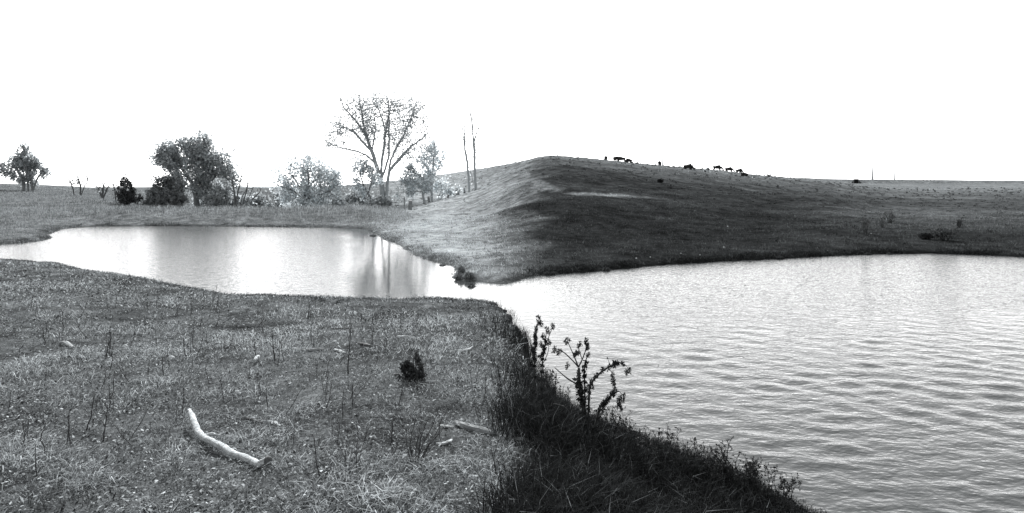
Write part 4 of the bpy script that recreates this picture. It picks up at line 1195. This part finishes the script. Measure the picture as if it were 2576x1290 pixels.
# ------------------------------------------------------------------ big dead weeds on the near right bank
def bz(a, b): return ((1440 + a / 2.632) / 1.087, (840 + b / 2.632) / 1.087)
def head_mesh(i):
    rng = np.random.default_rng(400 + i); n = 80
    d = rng.normal(size=(n, 3)); d /= np.linalg.norm(d, axis=1)[:, None]; d *= (rng.random(n) ** .4)[:, None]
    P = d * np.array([.55 + .4 * rng.random(), .7, 1.05]) + np.array([.25, 0, 0]) * np.sin(2 * d[:, 2:3] + i)
    V, Q, S = leafquads(P, .36, np.clip(.03 * (.4 + 1.2 * rng.random(n)), 0, .2), rng, .3)
    return np_mesh('seed_head', V, [Q], False, {'shade': S})
HM = [head_mesh(i) for i in range(5)]
for me_ in HM: me_.materials.append(M_DARKGRASS)
def bank_weed(base, stems, heads, label, Y, seed, r=.006, leafy=()):
    rng = np.random.default_rng(seed)
    k = Y / F
    root = stand(base[0], Y)
    e = tag(empty('dead_weed', tuple(root)), label, 'weed')
    def W(c, dep=0): 
        w = unp(c[0], c[1], Y) - root; w[1] = dep; return w
    for sidx, (pts, r0, r1) in enumerate(stems):
        dep = rng.uniform(-.05, .05)
        P = np.array([W(c, dep * i / len(pts)) for i, c in enumerate(pts)])
        if sidx == 0 or pts[0][1] >= base[1] - 25: P[0, 2] = min(P[0, 2], float(gh(root[0] + P[0, 0], Y)) - root[2] - .02)
        P, R = fine(P, np.linspace(r0, r1, len(P)), 4, rng, .1)
        m = MB(); m.tube(P, R, 6); link('stem', m.mesh('stem'), M_STALK, e)
        # withered leaf scraps along the stem
        if sidx in leafy:
            n = 520 if r0 > .012 else 260; i = rng.integers(0, int(len(P) * .8), n); Q0 = P[i] + rng.normal(0, 1, (n, 3)) * np.array([.7, .7, .5]) * r0 * 1.6
            V, Q, S = leafquads(Q0, .013, np.clip(.025 * (.4 + 1.2 * rng.random(n)), 0, .1), rng, .5)
            link('withered_leaves', np_mesh('withered_leaves', V, [Q], False, {'shade': S}), M_DARKGRASS, e)
    for (c, w, h) in heads:
        o = link('seed_head', HM[rng.integers(0, 5)], None, e, tuple(W(c, rng.uniform(-.03, .03))))
        o.scale = (w * k * 1.15, w * k * 1.15, h * k * 1.15); o.rotation_euler = (0, rng.uniform(-.4, .4), rng.uniform(0, 6))
    return e
R1 = .0045
bank_weed(bz(110, 600), [([bz(105, 640), bz(105, 520), bz(120, 340), bz(135, 250), bz(145, 160)], .007, .003), ([bz(60, 640), bz(55, 420), bz(62, 260), bz(80, 110)], .007, .003),
                         ([bz(108, 420), bz(150, 330), bz(160, 255)], .004, .002), ([bz(125, 300), bz(165, 190), bz(185, 140)], .004, .002), ([bz(30, 640), bz(20, 400), bz(40, 260)], .006, .003),
                         ([bz(60, 400), bz(30, 330)], .004, .002)],
          [(bz(85, 95), 8, 11), (bz(105, 120), 8, 8), (bz(186, 138), 8, 8), (bz(147, 165), 8, 9), (bz(122, 215), 9, 9), (bz(62, 262), 9, 10), (bz(105, 262), 8, 9), (bz(155, 250), 8, 8), (bz(105, 345), 10, 9),
           (bz(60, 365), 9, 10), (bz(42, 300), 8, 9), (bz(25, 400), 8, 9), (bz(70, 150), 6, 10), (bz(60, 200), 6, 10)],
          'tall dead weed with clustered seed heads, left of the other on the dark bank', 5.0, 501, leafy=(0, 1))
bank_weed(bz(410, 830), [([bz(410, 880), bz(400, 700), bz(380, 560), bz(372, 430)], .016, .009), ([bz(372, 430), bz(320, 375), bz(255, 320), bz(195, 302)], .006, .003),
                         ([bz(372, 430), bz(335, 340), bz(300, 262)], .006, .003), ([bz(372, 430), bz(400, 375), bz(425, 310), bz(432, 262)], .006, .003), ([bz(420, 850), bz(417, 600), bz(415, 420), bz(438, 345)], .008, .004),
                         ([bz(375, 560), bz(290, 510), bz(200, 432)], .006, .003), ([bz(440, 840), bz(447, 660), bz(462, 550), bz(540, 465), bz(620, 415), bz(665, 398), bz(695, 410)], .010, .004),
                         ([bz(560, 460), bz(590, 410), bz(585, 375)], .003, .002), ([bz(665, 398), bz(710, 415), bz(730, 445)], .003, .002), ([bz(585, 445), bz(612, 470), bz(622, 520)], .003, .002),
                         ([bz(465, 850), bz(520, 740), bz(565, 680), bz(620, 612), bz(655, 600)], .009, .004), ([bz(655, 600), bz(690, 630), bz(705, 665)], .003, .002), ([bz(370, 800), bz(290, 735), bz(190, 688)], .008, .004),
                         ([bz(395, 370), bz(375, 300), bz(380, 270)], .004, .002)],
          [(bz(290, 245), 10, 8), (bz(198, 306), 8, 9), (bz(235, 322), 9, 8), (bz(290, 420), 7, 9), (bz(355, 328), 10, 8), (bz(380, 272), 8, 9), (bz(430, 258), 9, 12), (bz(438, 290), 6, 9), (bz(442, 335), 7, 7), (bz(368, 335), 7, 7),
           (bz(690, 405), 8, 6), (bz(732, 445), 8, 8), (bz(720, 475), 5, 9), (bz(622, 535), 8, 14), (bz(618, 490), 6, 9), (bz(585, 373), 2.5, 2.5), (bz(640, 608), 8, 8), (bz(665, 680), 10, 15), (bz(702, 655), 5, 12), (bz(678, 730), 5, 8), (bz(620, 625), 7, 7),
           (bz(375, 495), 8, 12), (bz(575, 660), 6, 9), (bz(550, 710), 6, 10), (bz(480, 580), 4, 6)],
          'large branching dead weed with drooping seed heads over the rippled water', 4.75, 502, leafy=(0, 0, 4, 6, 10))
# lesser weeds fringing the bank
def lesser(i):
    rng = np.random.default_rng(600 + i); m = MB()
    for s_ in range(2 + i % 3):
        t0 = rng.normal(0, .2, 2); P = np.array([(0, 0, -.08), (t0[0] * .3, t0[1] * .3, .45), (t0[0], t0[1], .95 - .12 * s_)])
        P, R = fine(P, np.array([.014, .010, .005]), 4, rng, .1); m.tube(P, R, 5)
        for j in range(6):
            q = rng.integers(3, len(P)); d = rng.normal(0, .7, 3); d[2] = abs(d[2]) + .35; d = d / np.linalg.norm(d) * rng.uniform(.08, .24)
            e1 = P[q] + d; m.tube([P[q], P[q] + d * .5 + rng.normal(0, .01, 3), e1], [.006, .005, .004], 4)
            V, Q, S = leafquads(e1 + rng.normal(0, .018, (7, 3)), .03, np.full(7, .02), rng, .5); m.add(V, Q)
        V, Q, S = leafquads(P[rng.integers(2, len(P), 16)] + rng.normal(0, .03, (16, 3)), .03, np.full(16, .02), rng, .45); m.add(V, Q)
    return m.mesh('bank_weed')
LM = [lesser(i) for i in range(7)]
for me_ in LM: me_.materials.append(M_STALK)
fr = [(bz(940, 1180), 90), (bz(870, 1080), 60), (bz(800, 1010), 50), (bz(990, 1060), 45), (bz(1060, 1180), 60), (bz(1140, 1200), 55), (bz(1190, 1200), 62), (bz(1260, 1200), 80), (bz(1330, 1230), 55),
      (bz(1425, 1240), 100), (bz(1480, 1250), 78), (bz(1560, 1290), 70), (bz(1600, 1290), 88), (bz(1690, 1290), 72), (bz(1830, 1300), 42), (bz(720, 960), 62), (bz(640, 880), 56), (bz(560, 850), 48), (bz(700, 880), 60), (bz(520, 860), 60),
      (bz(250, 720), 60), (bz(310, 720), 60), (bz(200, 640), 66), (bz(150, 620), 70), (bz(60, 640), 60), (bz(1530, 1320), 80), (bz(1380, 1290), 70), (bz(1750, 1320), 66), (bz(1900, 1330), 50), (bz(760, 1000), 44)]
rf = np.random.default_rng(77)
for q in np.linspace(1490, 1985, 26):
    fr.append(((q + rf.uniform(-9, 9), np.interp(q, [1450, 1530, 1610, 1720, 1830, 1930, 2020], [1045, 1085, 1118, 1158, 1196, 1238, 1285]) + rf.uniform(4, 26)), rf.uniform(42, 92)))
for i, (c_, h_) in enumerate(fr):
    p = hit(c_[0], c_[1] + 12); k = h_ * p[1] / F * 1.1
    o = link('bank_weed', LM[i % 7], None, None, (p[0], p[1], max(p[2], -.03))); o.scale = (k, k, k); o.rotation_euler = (0, 0, i * 2.1)
    wz_ = ('left of the large branching weed' if c_[0] < 1440 else 'right of the large branching weed' if c_[0] < 1625 else 'where the dark bank narrows' if c_[0] < 1790 else 'in the last clump of the dark bank' if c_[0] < 1960 else 'at the far tip of the dark bank')
    tag(o, ('tall' if h_ > 68 else 'low') + ' dark seeding weed ' + wz_, 'weed', 'small weeds fringing the bank')

# ------------------------------------------------------------------ look-alike weeds told apart by their order
ORD = ['first', 'second', 'third', 'fourth', 'fifth', 'sixth', 'seventh', 'eighth', 'ninth', 'tenth', 'eleventh', 'twelfth', 'thirteenth', 'fourteenth', 'fifteenth', 'sixteenth', 'seventeenth', 'eighteenth']
same = {}
for o in list(COL.objects):
    if o.get('group') in ('thin weed stalks in the pasture', 'small weeds fringing the bank'):
        same.setdefault(o['label'], []).append(o)
for lb, os_ in same.items():
    if len(os_) > 1:
        os_.sort(key=lambda o: o.location.x / o.location.y)
        for i, o in enumerate(os_): o['label'] = lb + ', ' + ORD[min(i, 17)] + ' from left'
